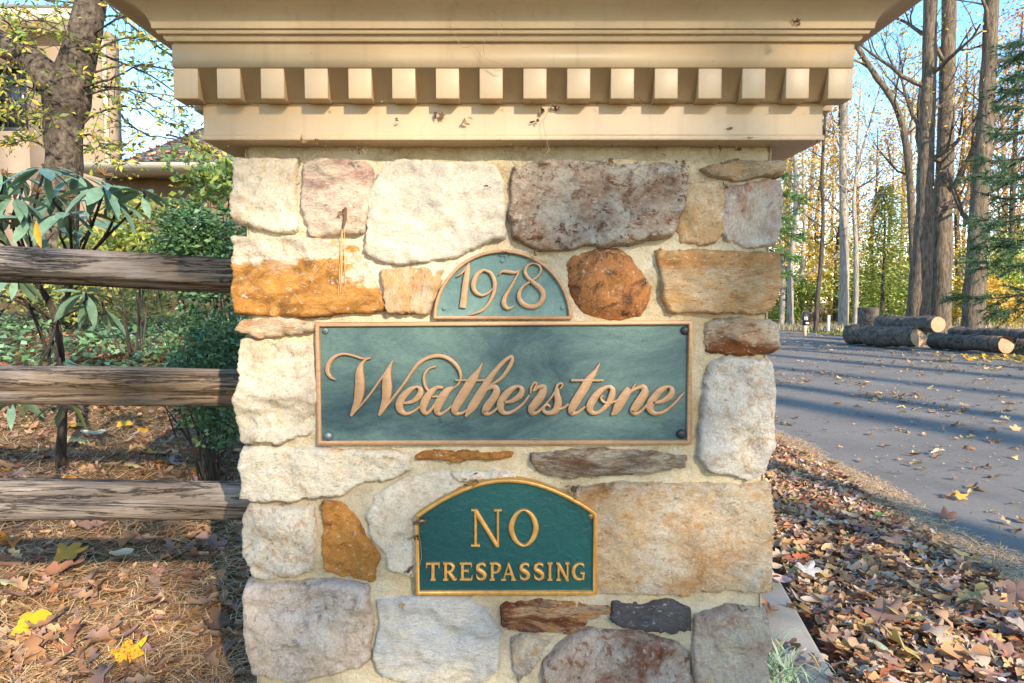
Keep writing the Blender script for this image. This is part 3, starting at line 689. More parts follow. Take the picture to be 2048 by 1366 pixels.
def screw(parent, px, py, Y, r, mat, slot=True, up=.003):
    x, _, z = P(px, py, Y); mb = MB(); k = 20; th = np.linspace(0, 2*math.pi, k, endpoint=False)
    rr = [(1, Y+.001), (1, Y-up*.5), (.75, Y-up), (0.02, Y-up*1.05)]
    V = np.concatenate([np.stack([x+np.cos(th)*r*a, np.full(k, y), z+np.sin(th)*r*a], 1) for a, y in rr]); F = []
    for s in range(3):
        j = np.arange(k); j2 = (j+1) % k; F.append(np.stack([s*k+j, s*k+j2, (s+1)*k+j2, (s+1)*k+j], 1))
    mb.add(V, np.concatenate(F)); o = link('screw', mb.mesh('screw', False), mat, parent)
    if slot:
        mb = MB(); c, s = math.cos(.5), math.sin(.5); L, w = r*.72, r*.13; y = Y-up*1.12
        mb.add([[x-L*c+w*s, y, z-L*s-w*c], [x+L*c+w*s, y, z+L*s-w*c], [x+L*c-w*s, y, z+L*s+w*c], [x-L*c-w*s, y, z-L*s+w*c]], np.array([[0, 1, 2, 3]]))
        link('slot', mb.mesh('slot'), M['black'], o)
    return o

# ---- name plaque
np_ = thing('name_plaque', P(1008, 891, PB), 'wide verdigris plaque with raised copper script reading Weatherstone on stone pillar', 'plaque')
yb, yp, yf, yl = PB+.006, 1.0975, 1.0905, 1.0915
rect = np.array([P(*c, yf)[[0, 2]] for c in ((633,891), (1383,889), (1386,641), (630,645))])
mb = MB(); extrude_poly(mb, inset(rect, .003), yb, yp); link('panel', mb.mesh('panel'), M['verdigris'], np_)
mb = MB(); border(mb, rect, .0064, yb, yf); link('frame', mb.mesh('frame'), M['copper'], np_)
A = TF(620, 630, 5.06, yl); Bt = TF(1000, 630, 5.06, yl)
WORD = [
 (A, [[(262,660,6),(205,628,26),(175,570,42),(190,490,44),(245,425,34),(330,395,22),(430,410,20),(520,440,18),(580,440,16),(612,424,12)],
      [(612,440,12),(560,455,20),(515,510,46),(500,590,80),(502,680,94),(497,780,96),(478,880,76),(445,960,54),(412,1022,24)],
      [(412,1016,16),(500,930,18),(600,810,20),(710,655,22),(760,585,18)],
      [(835,462,10),(800,540,44),(778,620,80),(778,720,100),(775,800,92),(757,890,76),(727,960,54),(697,1018,24)],
      [(695,1012,18),(770,925,22),(870,800,24),(960,680,26),(1040,560,30),(1110,480,36),(1200,430,36),(1300,413,36),(1400,440,36),(1480,510,36),(1522,590,30),(1520,660,22),(1490,710,20),(1440,745,20)]]),
 (A, [[(950,895,20),(1040,872,42),(1105,815,62),(1118,757,52),(1080,728,26),(1015,755,52),(945,820,70),(905,895,78),(912,960,66),(965,1000,36),(1040,980,26),(1112,925,20)]]),
 (A, [[(1275,522,14),(1200,545,22),(1155,610,26),(1155,690,26),(1185,755,22),(1230,790,20)],
      [(1345,738,26),(1280,735,40),(1210,795,68),(1160,880,80),(1142,950,66),(1172,998,36),(1222,960,30),(1275,880,26),(1335,780,26)],
      ['l',(1235,828,18),(1340,822,18)],
      [(1450,735,26),(1385,770,70),(1335,850,76),(1293,930,72),(1283,980,54),(1320,1003,32),(1390,960,22),(1435,915,18)]]),
 (A, [[(1745,486,10),(1700,570,44),(1640,660,88),(1570,770,96),(1500,880,90),(1465,950,76),(1475,995,46),(1530,995,26),(1600,955,20)],
      ['l',(1470,661,18),(1640,662,20),(1790,661,20)]]),
 (A, [[(1573,1027,20),(1605,980,56),(1640,930,88),(1700,835,90),(1760,740,84),(1812,650,66),(1880,560,48),(1950,482,42),(2015,430,34),(2045,425,26),(2046,465,40),(2015,530,42),(1960,612,36),(1895,668,28),(1810,718,20)],
      [(1715,825,18),(1790,752,30),(1862,728,52),(1888,775,74),(1850,850,80),(1792,930,80),(1768,980,58),(1802,1003,34),(1860,975,26),(1910,925,20)]]),
 (Bt, [[(35,885,20),(115,872,42),(200,818,62),(222,757,52),(188,722,26),(120,748,56),(50,815,72),(8,890,78),(8,952,66),(50,995,38),(135,972,30),(230,900,24),(300,810,20)]]),
 (Bt, [[(312,795,18),(316,735,24),(345,692,22),(372,694,18),(352,738,18),(335,772,20)],
       [(335,772,16),(395,728,40),(440,738,64),(420,810,84),(362,890,86),(318,950,74),(328,995,44),(380,985,28),(432,935,20)]]),
 (Bt, [[(432,935,18),(500,858,18),(555,780,24),(580,715,28),(612,692,22),(634,710,18),(607,748,16)],
       [(577,740,36),(578,810,60),(590,880,74),(568,958,70),(500,993,44),(447,978,34),(440,935,28),(475,908,24),(508,930,20)],
       [(590,955,30),(650,935,24),(695,900,20)]]),
 (Bt, [[(1008,488,10),(965,570,40),(900,660,82),(840,760,90),(770,870,88),(727,950,78),(732,995,46),(790,985,30),(865,925,20)],
       ['l',(720,663,22),(880,662,22),(1047,663,20)]]),
 (Bt, [['o',(1095,727,34),(1010,772,60),(940,860,78),(908,940,70),(937,990,44),(1000,983,36),(1085,910,50),(1133,815,66),(1138,750,50)],
       [(1048,815,18),(1022,835,22),(1037,870,24),(1085,893,24),(1150,880,24),(1215,855,20)]]),
 (Bt, [[(1312,742,66),(1260,820,90),(1200,920,90),(1165,978,64),(1130,1012,20)],
       [(1372,698,14),(1345,742,22),(1330,775,24)],
       [(1230,900,18),(1310,790,24),(1390,738,34),(1450,728,54),(1465,782,80),(1420,860,86),(1372,930,80),(1348,975,62),(1378,1000,36),(1430,970,26),(1495,905,20)]]),
 (Bt, [[(1550,890,22),(1645,872,46),(1725,815,64),(1742,757,52),(1708,727,28),(1640,752,60),(1570,822,74),(1522,900,80),(1522,960,66),(1572,998,40),(1660,978,32),(1760,900,26),(1830,820,22),(1862,783,12)]]),
]
for k, (tf, st) in enumerate(WORD):
    letter(st, tf, np_, M['copper'], yp+.001, yl-.0002*(k % 2)-.0016*0, 'letter', .0005)
screw(np_, 651, 662, yp, .0052, M['screw']); screw(np_, 657, 872, yp, .0080, M['screw'], False, .006)
screw(np_, 1369, 661, yp, .0068, M['black'], False, .005); screw(np_, 1362, 868, yp, .0078, M['black'], False, .005)

# ---- year plaque (half round)
yr = thing('year_plaque', P(1005, 640, PB), 'half round pale verdigris plaque with raised copper numerals reading 1978', 'plaque')
cx0, cz0 = P(1005, 639, yf)[[0, 2]]; rx = P(1144, 639, yf)[0]-cx0; rz = P(1005, 499, yf)[2]-cz0
arc = np.array([(cx0+rx*math.cos(a), cz0+rz*math.sin(a)**1.0) for a in np.linspace(0, math.pi, 44)])
mb = MB(); extrude_poly(mb, inset(arc, .003), yb, yp); link('panel', mb.mesh('panel'), M['verdigris_light'], yr)
mb = MB(); border(mb, arc, .0052, yb, yf); link('frame', mb.mesh('frame'), M['copper'], yr)
Ct = TF(850, 490, 6.606, yl)
YEAR = [
 [['l',(582,262,24),(560,350,70),(535,500,80),(515,680,84),(497,828,88)], [(415,415,14),(480,375,24),(545,300,28),(584,235,20)]],
 [[(780,326,28),(690,385,58),(640,510,66),(662,615,50),(750,664,34),(840,628,28),(890,575,18)], [(770,326,28),(868,370,44),(918,480,54),(915,600,50),(880,700,42),(820,800,36),(740,870,34),(590,926,12)]],
 [[(978,397,12),(1022,348,32),(1100,352,44),(1190,362,38),(1256,328,12)], [(1252,326,14),(1200,430,28),(1130,560,36),(1060,680,52),(1042,770,64),(1082,833,44),(1140,828,28),(1182,793,12)]],
 [[(1450,510,58),(1370,440,46),(1322,360,44),(1348,280,36),(1430,243,22),(1508,270,28),(1532,335,32),(1490,410,30),(1410,472,30),(1330,522,32)],
  [(1390,460,40),(1450,510,60),(1540,590,70),(1563,680,70),(1510,778,64),(1410,815,60),(1300,780,62),(1242,690,56),(1262,590,40),(1330,520,32),(1400,478,28)]],
]
for st in YEAR: letter(st, Ct, yr, M['copper'], yp+.001, yl, 'numeral', .0005)
for px, py in ((888, 617), (1125, 616), (1004, 522)): screw(yr, px, py, yp, .0035, M['verdigris_light'], False, .0022)

# ---- no trespassing sign
nt = thing('no_trespassing_sign', P(1011, 1192, PB), 'dark green arched sign with gold letters reading NO TRESPASSING', 'sign')
yb2, yp2, yf2, yl2 = 1.1085, 1.0865, 1.0800, 1.0815
arch = [(831,1192), (1194,1191), (1195,1027)]
arch += [(1195-(366)*t, 1027+8*t-72*math.sin(math.pi*t)**.92-2*t) for t in np.linspace(.045, .955, 30)]
arch += [(829,1033)]
arch = np.array([P(x, y, yf2)[[0, 2]] for x, y in arch])
mb = MB(); extrude_poly(mb, inset(arch, .003), yb2, yp2); link('panel', mb.mesh('panel'), M['sign_green'], nt)
mb = MB(); border(mb, arch, .0062, yb2, yf2); link('frame', mb.mesh('frame'), M['gold'], nt)
Dt = TF(810, 950, 5.12, yl2)
def L(*p): return ['l', *p]
y0, y1 = 905, 1082
def S_(x): return [[(x+92,945,10),(x+88,925,22),(x+55,915,20),(x+22,935,34),(x+22,970,40),(x+60,995,42),(x+90,1025,40),(x+82,1060,30),(x+45,1073,20),(x+14,1055,18),(x+6,1025,8)]]
def serif(x0, x1, y, w=16): return L((x0, y, w), (x1, y, w))
SIGN = {
 'N0': [L((721,360,30),(721,732,30)), L((716,362,46),(948,735,44)), L((950,365,26),(950,740,22)), serif(678,742,364,20), serif(910,990,366,20), serif(676,768,727,22)],
 'O0': [['o',(1215,362,24),(1130,420,46),(1088,545,58),(1130,670,46),(1215,728,24),(1300,670,46),(1342,545,58),(1300,420,46)]],
 'T': [L((284,y0,32),(284,y1,32)), serif(214,352,914,20), L((222,910,18),(218,955,10)), L((344,910,18),(348,955,10)), serif(262,312,1077)],
 'R': [L((414,y0,30),(414,y1,30)), [(405,914,16),(460,914,22),(492,945,34),(470,990,24),(415,1000,14)], [(448,1000,26),(485,1050,34),(505,1074,26),(530,1068,10)], serif(390,440,911), serif(390,440,1077)],
 'E': [L((586,y0,30),(586,y1,30)), serif(560,680,913,18), L((676,910,16),(680,945,8)), serif(590,645,985,16), L((645,970,10),(645,1000,10)), serif(562,682,1074,18), L((678,1076,18),(688,1035,8))],
 'S': S_(725), 'P': [L((892,y0,30),(892,y1,30)), [(885,914,16),(940,914,22),(968,948,34),(945,995,24),(892,1005,14)], serif(868,918,911), serif(866,920,1077)],
 'A': [L((1062,903,14),(1008,1078,16)), L((1058,905,20),(1112,1080,34)), serif(1020,1095,1020,14), serif(982,1036,1078), serif(1086,1136,1078)],
 'S1': S_(1172), 'S2': S_(1318), 'I': [L((1484,y0,30),(1484,y1,30)), serif(1460,1510,911), serif(1460,1510,1078)],
 'N': [L((1572,y0,22),(1572,y1,22)), L((1568,908,34),(1664,1085,30)), L((1664,y0,20),(1664,1088,18)), serif(1550,1580,911), serif(1642,1686,911), serif(1550,1596,1078)],
 'G': [[(1830,950,8),(1822,925,22),(1780,914,18),(1738,945,34),(1724,1000,36),(1745,1055,32),(1790,1074,20),(1826,1058,20)], L((1826,1010,26),(1826,1075,22)), serif(1796,1842,1010,16)],
}
for k, st in SIGN.items(): letter(st, Dt, nt, M['gold'], yp2+.001, yl2, 'letter', .0012 if k in ('N0', 'O0') else .0008)
screw(nt, 1182, 1032, yp2, .0040, M['gold'], True, .003)
# ================================================================== TREES: generator
def grow(out, twigs, start, d, length, rad, lvl, maxlvl, rr, wander=.18, up=.12, nchild=(4, 6), ang=(.5, .95), ratio=.55, minr=.004):
    n = max(4, int(4+length*1.2)) if lvl else 10
    n = min(n, 10); pts = [np.array(start, float)]; d = np.array(d, float); d /= np.linalg.norm(d)
    step = length/(n-1)
    for k in range(n-1):
        d = d+rr.normal(0, wander, 3)+np.array([0, 0, up*(1 if lvl else .3)]); d /= np.linalg.norm(d)
        pts.append(pts[-1]+d*step)
    pts = np.array(pts); rads = np.maximum(rad*np.linspace(1, .35, n), minr)
    out.append((pts, rads, lvl))
    if lvl >= maxlvl:
        twigs.append(pts); return
    for c in range(rr.integers(*nchild)):
        t = rr.uniform(.35, 1.0); k = min(int(t*(n-1)), n-2); p = pts[k]+(pts[k+1]-pts[k])*rr.uniform(0, 1)
        dd = pts[k+1]-pts[k]; dd /= np.linalg.norm(dd)
        q = rr.normal(0, 1, 3); q -= dd*(q@dd); q /= np.linalg.norm(q)+1e-9
        a = rr.uniform(*ang); nd = dd*math.cos(a)+q*math.sin(a)
        grow(out, twigs, p, nd, length*ratio*rr.uniform(.7, 1.2), rads[k]*.55, lvl+1, maxlvl, rr, wander, up, nchild, ang, ratio, minr)
def make_tree(name, base, trunk_pts, trunk_r, label, group, barkm, pal, seed, branches=16, blen=3.0, b_from=.35, levels=2,
              leaf=.1, per=14, spread=.35, down=0.0, keep=None, k=12, leafm=None, up=.12, minr=.006, rise=.35, cat='tree', bfan=None):
    rr = np.random.default_rng(seed); root = thing(name, base, label, cat, group)
    tp = catmull(np.c_[np.asarray(trunk_pts, float)], False, 6); tr = np.interp(np.linspace(0, 1, len(tp)), np.linspace(0, 1, len(trunk_r)), trunk_r)
    mb = MB(); tube(mb, tp, tr, k, bump=.10, bs=5)
    link('trunk', mb.mesh('trunk', True), barkm, root)
    segs, twigs = [], []
    for b in range(branches):
        t = b_from+(1-b_from)*(b+rr.uniform(0, .9))/branches; i = min(int(t*(len(tp)-1)), len(tp)-2)
        az = rr.uniform(0, 2*math.pi) if bfan is None else rr.uniform(*bfan)
        d = np.array([math.cos(az), math.sin(az), rr.uniform(rise-.3, rise+.4)])
        grow(segs, twigs, tp[i], d, blen*rr.uniform(.6, 1.2)*(1.15-.6*t), tr[i]*.38, 1, levels, rr, up=up, minr=minr)
    mb = MB()
    for pts, rads, lvl in segs: tube(mb, pts, rads, 5 if lvl < 2 else 4, cap=False)
    if segs: tag(link('branches', mb.mesh('branches', True), barkm, root), kind='stuff')
    if twigs and per:
        tw = np.concatenate([p[1:] for p in twigs]); n = int(len(twigs)*per)
        loc = tw[rr.integers(0, len(tw), n)]+rr.normal(0, spread, (n, 3)); loc[:, 2] -= abs(rr.normal(0, .001+down, n))
        if keep is not None: loc = loc[keep(loc)]
        n = len(loc); mb = MB()
        scatter(mb, LEAF4[0], LEAF4[1], rotmats(n, tilt=.9), loc, leaf*rr.uniform(.6, 1.25, n), palette(pal, n))
        link('foliage', mb.mesh('foliage'), leafm or M['leaf'], root)
    return root
YEL = [(.62,.42,.06), (.70,.50,.10), (.52,.36,.07), (.58,.30,.05)]
ORA = [(.60,.29,.07), (.66,.38,.10), (.50,.22,.06), (.62,.45,.13)]
GRN = [(.18,.28,.05), (.30,.36,.06), (.48,.46,.07), (.12,.18,.04)]
OLI = [(.36,.38,.06), (.55,.46,.07), (.22,.28,.05), (.62,.44,.08), (.44,.36,.06)]
RED = [(.42,.10,.04), (.50,.20,.07), (.36,.14,.06)]

def vtrunk(pts, Y, base_z=None):
    out = [P(x, y, Y) for x, y in pts]
    if base_z is not None: out[0][2] = base_z
    return np.array(out)

# ---- three big trunks behind the logs and their companions across the road
def bigtree(pix, Y, widths, label, barkm, pal, seed, **kw):
    tp = vtrunk(pix, Y); b = np.array([tp[0][0]-.02, Y, gzs(tp[0][0], Y)-.15]); tp = np.concatenate([[b], tp])
    top = tp[-1]+(tp[-1]-tp[-2])/np.linalg.norm(tp[-1]-tp[-2])*kw.pop('extra', 7.0); tp = np.concatenate([tp, [top]])
    wr = np.array(widths)*Y/FPX/2; wr = np.concatenate([[wr[0]*1.05], wr, [wr[-1]*.4]])
    return make_tree(kw.pop('name', 'tall_tree'), (b[0], Y, gzs(b[0], Y)), tp, wr, label, None, barkm, pal, seed, **kw)
bigtree([(1838,600),(1848,450),(1852,300),(1858,150),(1860,0)], 22, [42,33,29,26,24], 'straight furrowed grey trunk rising just behind the stacked log with round cut end', M['bark_grey'], YEL, 1, branches=8, blen=3.2, b_from=.35, levels=3, leaf=.13, per=2, k=16)
bigtree([(1882,600),(1886,450),(1890,300),(1894,150),(1898,0)], 23.5, [38,34,31,27,25], 'thick sunlit trunk paired beside the furrowed grey trunk behind the logs', M['bark_grey'], YEL, 2, branches=8, blen=3.2, b_from=.3, levels=3, leaf=.13, per=2, k=16)
bigtree([(1948,600),(1956,450),(1966,300),(1976,150),(1984,0)], 20.5, [40,34,30,27,25], 'leaning dark trunk with evergreen boughs crossing it, above the far log', M['bark_grey'], ORA, 3, branches=7, blen=2.8, b_from=.35, levels=3, leaf=.13, per=2, k=16)
bigtree([(1688,590),(1688,450),(1686,320),(1690,170),(1692,60)], 31, [19,16,14,13,12], 'pale mid-sized trunk standing between the number post and the stump', M['bark_pale'], YEL, 4, branches=9, blen=3.2, b_from=.3, levels=3, leaf=.15, per=4, k=10)
bigtree([(1634,610),(1642,520),(1646,440),(1644,350),(1650,240)], 25, [9,8,7,6,5], 'thin dark crooked sapling right beside the number post', M['bark_dark'], ORA, 5, branches=9, blen=1.6, b_from=.35, levels=2, leaf=.1, per=3, k=8, extra=2)
bigtree([(1826,560),(1822,420),(1812,290),(1790,210),(1750,150),(1715,95)], 28, [13,13,13,12,11,9], 'leaning golden-brown tree that bends left behind the furrowed trunk', M['bark_grey'], YEL, 6, branches=12, blen=3.2, b_from=.35, levels=3, leaf=.16, per=4, k=9, extra=4)
bigtree([(1712,600),(1712,500),(1708,400),(1716,330),(1730,280)], 29, [10,9,7,5,4], 'slim grey forked tree standing close behind the upright stump', M['bark_pale'], YEL, 8, branches=9, blen=2.6, b_from=.35, levels=2, leaf=.12, per=4, k=8, extra=3, rise=1.0)
# ---- woodland trees beyond the fence: three built once and copied
def copy_tree(o, loc, rz, sc, label=None):
    c = o.copy(); COL.objects.link(c); c.location = loc; c.rotation_euler = (0, 0, rz); c.scale = (sc, sc, sc)
    if label: c['label'] = label
    for ch in o.children:
        d = ch.copy(); COL.objects.link(d); d.parent = c
    return c
protos = []
for s, (pal, bm, lab) in enumerate(((YEL, 'bark_pale', 'slender pale woodland tree with sparse yellow leaves beyond the board fence'),
                                   (ORA, 'bark_dark', 'slender dark woodland tree with sparse orange leaves beyond the board fence'),
                                   (RED, 'bark_pale', 'slender woodland tree with sparse russet red leaves beyond the board fence'))):
    tp = [(0,0,-.3),(.1,.05,3),(-.1,.1,7),(.15,0,11),(.1,.1,16)]
    protos.append(make_tree('woodland_tree', (0,0,0), tp, [.20,.16,.13,.09,.03], lab, 'woodland trees beyond the fence', M[bm], pal, 20+s, branches=13, blen=3.2, b_from=.2, levels=2, leaf=.21, per=34, spread=.5, k=7, rise=.8))
WOOD = [(1562,36,0),(1573,40,1),(1583,34,0),(1600,38,0),(1615,46,2),(1632,44,1),(1660,48,2),(1675,40,1),(1705,46,0),(1740,50,1),(1775,44,2),(1800,48,0),(1815,40,0),(1868,44,0),(1908,42,1),(1925,50,2),(1935,38,1),(1995,44,2),(2012,36,1),(2030,48,2),(2060,42,1),(2100,40,2),(2150,46,0),(1520,44,1),(1480,40,0),(1440,46,2),(1395,50,1),(1340,48,0),(1290,52,1),(1230,50,2),(1170,54,0),(1110,52,1),(1050,56,2),(980,54,0),(900,58,1),(2210,44,1),(2280,48,2),(2360,42,0),(2450,46,1),(2560,44,2),(2700,48,0)]
used = [False]*3
for i, (px, Y, kind) in enumerate(WOOD):
    x = (px-1024)/FPX*Y; loc = (x, Y, gzs(x, Y)-.05); sc = .78+.4*((i*37) % 10)/10; rz = i*1.3
    if not used[kind]:
        used[kind] = True; o = protos[kind]; o.location = loc; o.rotation_euler = (0, 0, rz); o.scale = (sc, sc, sc)
    else: copy_tree(protos[kind], loc, rz, sc)
# ---- bushes in front of and behind the board fence
def cloud(n, c, r, seed, shell=.55, lob=7):
    rr = np.random.default_rng(seed)
    cs = np.array(c)+rr.uniform(-.75, .75, (lob, 3))*np.array(r); rs = rr.uniform(.35, .6, lob)
    k = rr.integers(0, lob, n); u = rr.normal(0, 1, (n, 3)); u /= np.linalg.norm(u, axis=1)[:, None]
    rad = shell+(1-shell)*rr.uniform(0, 1, n)**.5
    return cs[k]+u*(rad*rs[k])[:, None]*np.array(r)*1.15
def bush(name, base, c, r, n, leaf, pal, label, seed, group=None, mat=None, lob=8, stems=6, stemm='bark_dark', tilt=.9, cat='shrub', shell=.5):
    root = thing(name, base, label, cat, group); rr = np.random.default_rng(seed)
    loc = cloud(n, c, r, seed, shell, lob); loc = loc[loc[:, 2] > base[2]+.02]; n = len(loc)
    mb = MB(); scatter(mb, LEAF4[0], LEAF4[1], rotmats(n, tilt=tilt), loc, leaf*rr.uniform(.6, 1.3, n), palette(pal, n))
    link('foliage', mb.mesh('foliage'), mat or M['leaf'], root)
    mb = MB()
    for s in range(stems):
        e = np.array(c)+rr.uniform(-.8, .8, 3)*np.array(r); b = np.array(base)+np.array([rr.uniform(-.15, .15)*r[0], rr.uniform(-.15, .15)*r[1], -.03]); m = (b+e)/2+rr.normal(0, .1, 3)*np.array(r)
        tube(mb, catmull(np.array([b, m, e]), False, 5), np.linspace(1, .3, 11)*max(.006, .012*r[2]), 5, cap=False)
    link('stems', mb.mesh('stems', True), M[stemm], root)
    return root
BUSH = [(1575,560,41,3.0,2.2,YEL,'golden bush'),(1640,545,43,3.2,2.6,OLI,'olive bush'),(1600,600,37,1.8,1.1,GRN,'low green bush'),(1700,560,44,3.0,2.4,YEL,'golden bush'),(1770,500,40,3.2,4.0,OLI,'tall olive bush'),
        (1790,590,35,2.2,1.4,GRN,'low green bush'),(1745,560,38,2.4,2.0,GRN,'green bush'),(1835,580,42,2.4,1.8,OLI,'olive bush'),(1915,590,36,1.7,1.2,OLI,'low olive bush'),(1990,560,34,2.6,2.2,OLI,'olive bush'),(2045,545,33,2.6,2.6,GRN,'green bush'),(2000,600,30,2.0,1.0,YEL,'low golden bush'),(2110,540,36,4,3.4,OLI,'tall olive bush'),(1440,570,50,4,2.4,OLI,'olive bush'),(1300,570,52,4,2.6,GRN,'green bush'),(1160,570,54,4.5,2.6,YEL,'golden bush'),(1020,570,56,4.5,2.8,OLI,'olive bush'),(2230,555,42,4,2.6,GRN,'green bush'),(2400,560,44,4.5,2.6,OLI,'olive bush')]
seen = {}
for i, (px, py, Y, rx, rz, pal, nm) in enumerate(BUSH):
    c = P(px, py, Y); b = (c[0], Y, gzs(c[0], Y)); lab = nm+' growing in the sunlit thicket along the board fence'
    bush('thicket_bush', b, c, (rx, 1.4, rz), 2600, .20, pal, lab, 60+i, 'bushes in the thicket along the fence', lob=10, stems=5)
# hemlock with autumn tinge
c = P(1768, 470, 33); hx = c[0]
root = thing('hemlock_tree', (hx, 33, gzs(hx, 33)), 'feathery green conifer touched with yellow behind the upright stump', 'tree')
mb = MB(); tube(mb, [(hx,33,gzs(hx,33)-.2),(hx+.05,33,3),(hx,33,5.5)], [.12,.07,.02], 8); link('trunk', mb.mesh('trunk', True), M['bark_dark'], root)
rr = np.random.default_rng(5); n = 5200; h = rr.uniform(0, 1, n)**.8; az = rr.uniform(0, 2*math.pi, n); rad = (1.08-h)**.8*2.9*np.sqrt(rr.uniform(.02, 1, n))*(.62+.38*np.sin(h*38+az*2))*(.8+.3*np.sin(az*3+h*9))
loc = np.stack([hx+np.cos(az)*rad, 33+np.sin(az)*rad, gzs(hx,33)+.5+h*6.4-rad*.18], 1)
mb = MB(); scatter(mb, LEAF4[0]*np.array([1,.6,1]), LEAF4[1], rotmats(n, az, .3), loc, .24*rr.uniform(.6, 1.2, n), palette([(.20,.28,.07),(.28,.33,.08),(.48,.40,.09),(.15,.21,.07)], n))
link('foliage', mb.mesh('foliage'), M['leaf'], root)
# white pines: boughs with needle tufts
def pine(base, trunk, tr, boughs, label, seed, needle=.14, tuft=11, pal=((.055,.125,.055),(.08,.16,.06),(.04,.09,.06),(.12,.17,.06))):
    root = thing('white_pine', base, label, 'tree'); rr = np.random.default_rng(seed)
    mb = MB(); tube(mb, catmull(np.array(trunk), False, 5), np.interp(np.linspace(0, 1, (len(trunk)-1)*5+1), [0, 1], tr), 10, bump=.08); link('trunk', mb.mesh('trunk', True), M['bark_grey'], root)
    mbb = MB(); tl = []; td = []
    for a, b, w in boughs:
        a = np.array(a, float); b = np.array(b, float); L = np.linalg.norm(b-a); m = (a+b)/2+np.array([0, 0, -.06*L])
        pts = catmull(np.array([a, m, b]), False, 8); tube(mbb, pts, np.linspace(.03, .006, len(pts)), 5, cap=False)
        d = (b-a)/L; side = np.cross(d, [0, 0, 1]); side /= np.linalg.norm(side)
        for k in range(int(L*18)):
            t = rr.uniform(.12, 1)**.8; p = pts[min(int(t*(len(pts)-1)), len(pts)-1)]
            s = rr.choice([-1, 1]); l2 = w*1.5*(1.05-t*.65)*rr.uniform(.2, 1.1); dd = d*.6+side*s*rr.uniform(.2, 1.0)+np.array([0, 0, rr.normal(-.10, .28)]); dd /= np.linalg.norm(dd)
            e = p+dd*l2; tube(mbb, np.array([p, (p+e)/2+[0, 0, .02], e]), [.007, .005, .003], 3, cap=False)
            for q in np.linspace(.35, 1, max(3, int(l2*11))): tl.append(p+dd*l2*q); td.append(dd)
    link('boughs', mbb.mesh('boughs', True), M['bark_dark'], root)
    tl = np.repeat(np.array(tl), tuft, 0); td = np.repeat(np.array(td), tuft, 0); n = len(tl)
    d = td*.8+rr.normal(0, .5, (n, 3)); d /= np.linalg.norm(d, axis=1)[:, None]
    sd = np.cross(d, rr.normal(0, 1, (n, 3))); sd /= np.linalg.norm(sd, axis=1)[:, None]; sd *= needle*.055
    L = needle*rr.uniform(.7, 1.2, (n, 1)); v = np.stack([tl-sd, tl+sd, tl+d*L], 1).reshape(-1, 3); mb = MB()
    mb.add(v, np.arange(3*n).reshape(n, 3), np.repeat(palette(pal, n), 3, 0)); link('needles', mb.mesh('needles'), M['leaf'], root)
Yp = 13.0; tx = P(2105, 400, Yp)[0]
bo = []
for px, py, x1, y1, w in ((2105,130,2012,150,.45),(2105,160,2000,178,.5),(2105,205,1998,215,.55),(2105,255,1985,268,.6),(2105,300,1962,322,.6),(2105,335,1955,352,.6),(2105,385,1985,395,.6),(2105,420,1952,438,.65),(2105,470,1975,480,.6),(2105,520,1950,520,.6),(2105,575,1905,596,.65),(2105,600,1990,622,.6),(2105,60,2020,90,.45)):
    bo.append((P(px, py, Yp), P(x1, y1, Yp-rng.uniform(-.9, 1.3)), w))
for k in range(18):
    a = rng.uniform(-1.2, 1.9); z = rng.uniform(1, 7); bo.append(((tx, Yp, z), (tx+math.cos(a)*1.4, Yp+math.sin(a)*1.4, z-.1), .5))
pine((tx, Yp, gzs(tx, Yp)), [(tx,Yp,gzs(tx,Yp)-.1),(tx+.05,Yp,3),(tx,Yp,6),(tx+.05,Yp,9)], (.13,.04), bo, 'dark blue-green pine whose flat boughs hang over the far log', 3)
Yp = 17.0; tx = P(1528, 400, Yp)[0]; bo = []
for px, py, x1, y1 in ((1528,330,1575,352),(1528,380,1600,395),(1528,420,1588,440),(1528,450,1606,470),(1528,495,1592,515),(1528,535,1580,548)):
    bo.append((P(px, py, Yp), P(x1, y1, Yp-rng.uniform(-.5, .8)), .45))
for k in range(14):
    a = rng.uniform(1.5, 4.5); z = rng.uniform(1.2, 5); bo.append(((tx, Yp, z), (tx+math.cos(a)*1.0, Yp+math.sin(a)*1.0, z-.1), .4))
pine((tx, Yp, gzs(tx, Yp)), [(tx,Yp,gzs(tx,Yp)-.1),(tx,Yp,2.5),(tx+.03,Yp,6.2)], (.09,.02), bo, 'bright green young pine with tufted boughs just past the pillar edge', 9, .15, 11, ((.12,.24,.05),(.17,.30,.07),(.08,.17,.05)))

# ---- board fence far behind
fy = 45.0
fence = thing('board_fence', (16, fy, gzs(16, fy)), 'long brown board fence running behind the logs and thicket', 'fence')
zt = P(1700, 626, fy)[2]
for s in range(16):
    x0 = 11.5+s*2.45; mb = MB(); rr = random.Random(s)
    for b in range(16):
        xa = x0+b*.15; g = rr.uniform(0, .05); box(mb, xa, xa+.138, fy+rr.uniform(0, .012), fy+.035, gzs(xa, fy)-.05, zt+g)
    link('fence_panel', mb.mesh('fence_panel'), M['board'], fence)
    mb = MB(); box(mb, x0-.06, x0-.005, fy-.05, fy+.1, gzs(x0, fy)-.1, zt+.12); link('post', mb.mesh('post'), M['board'], fence)

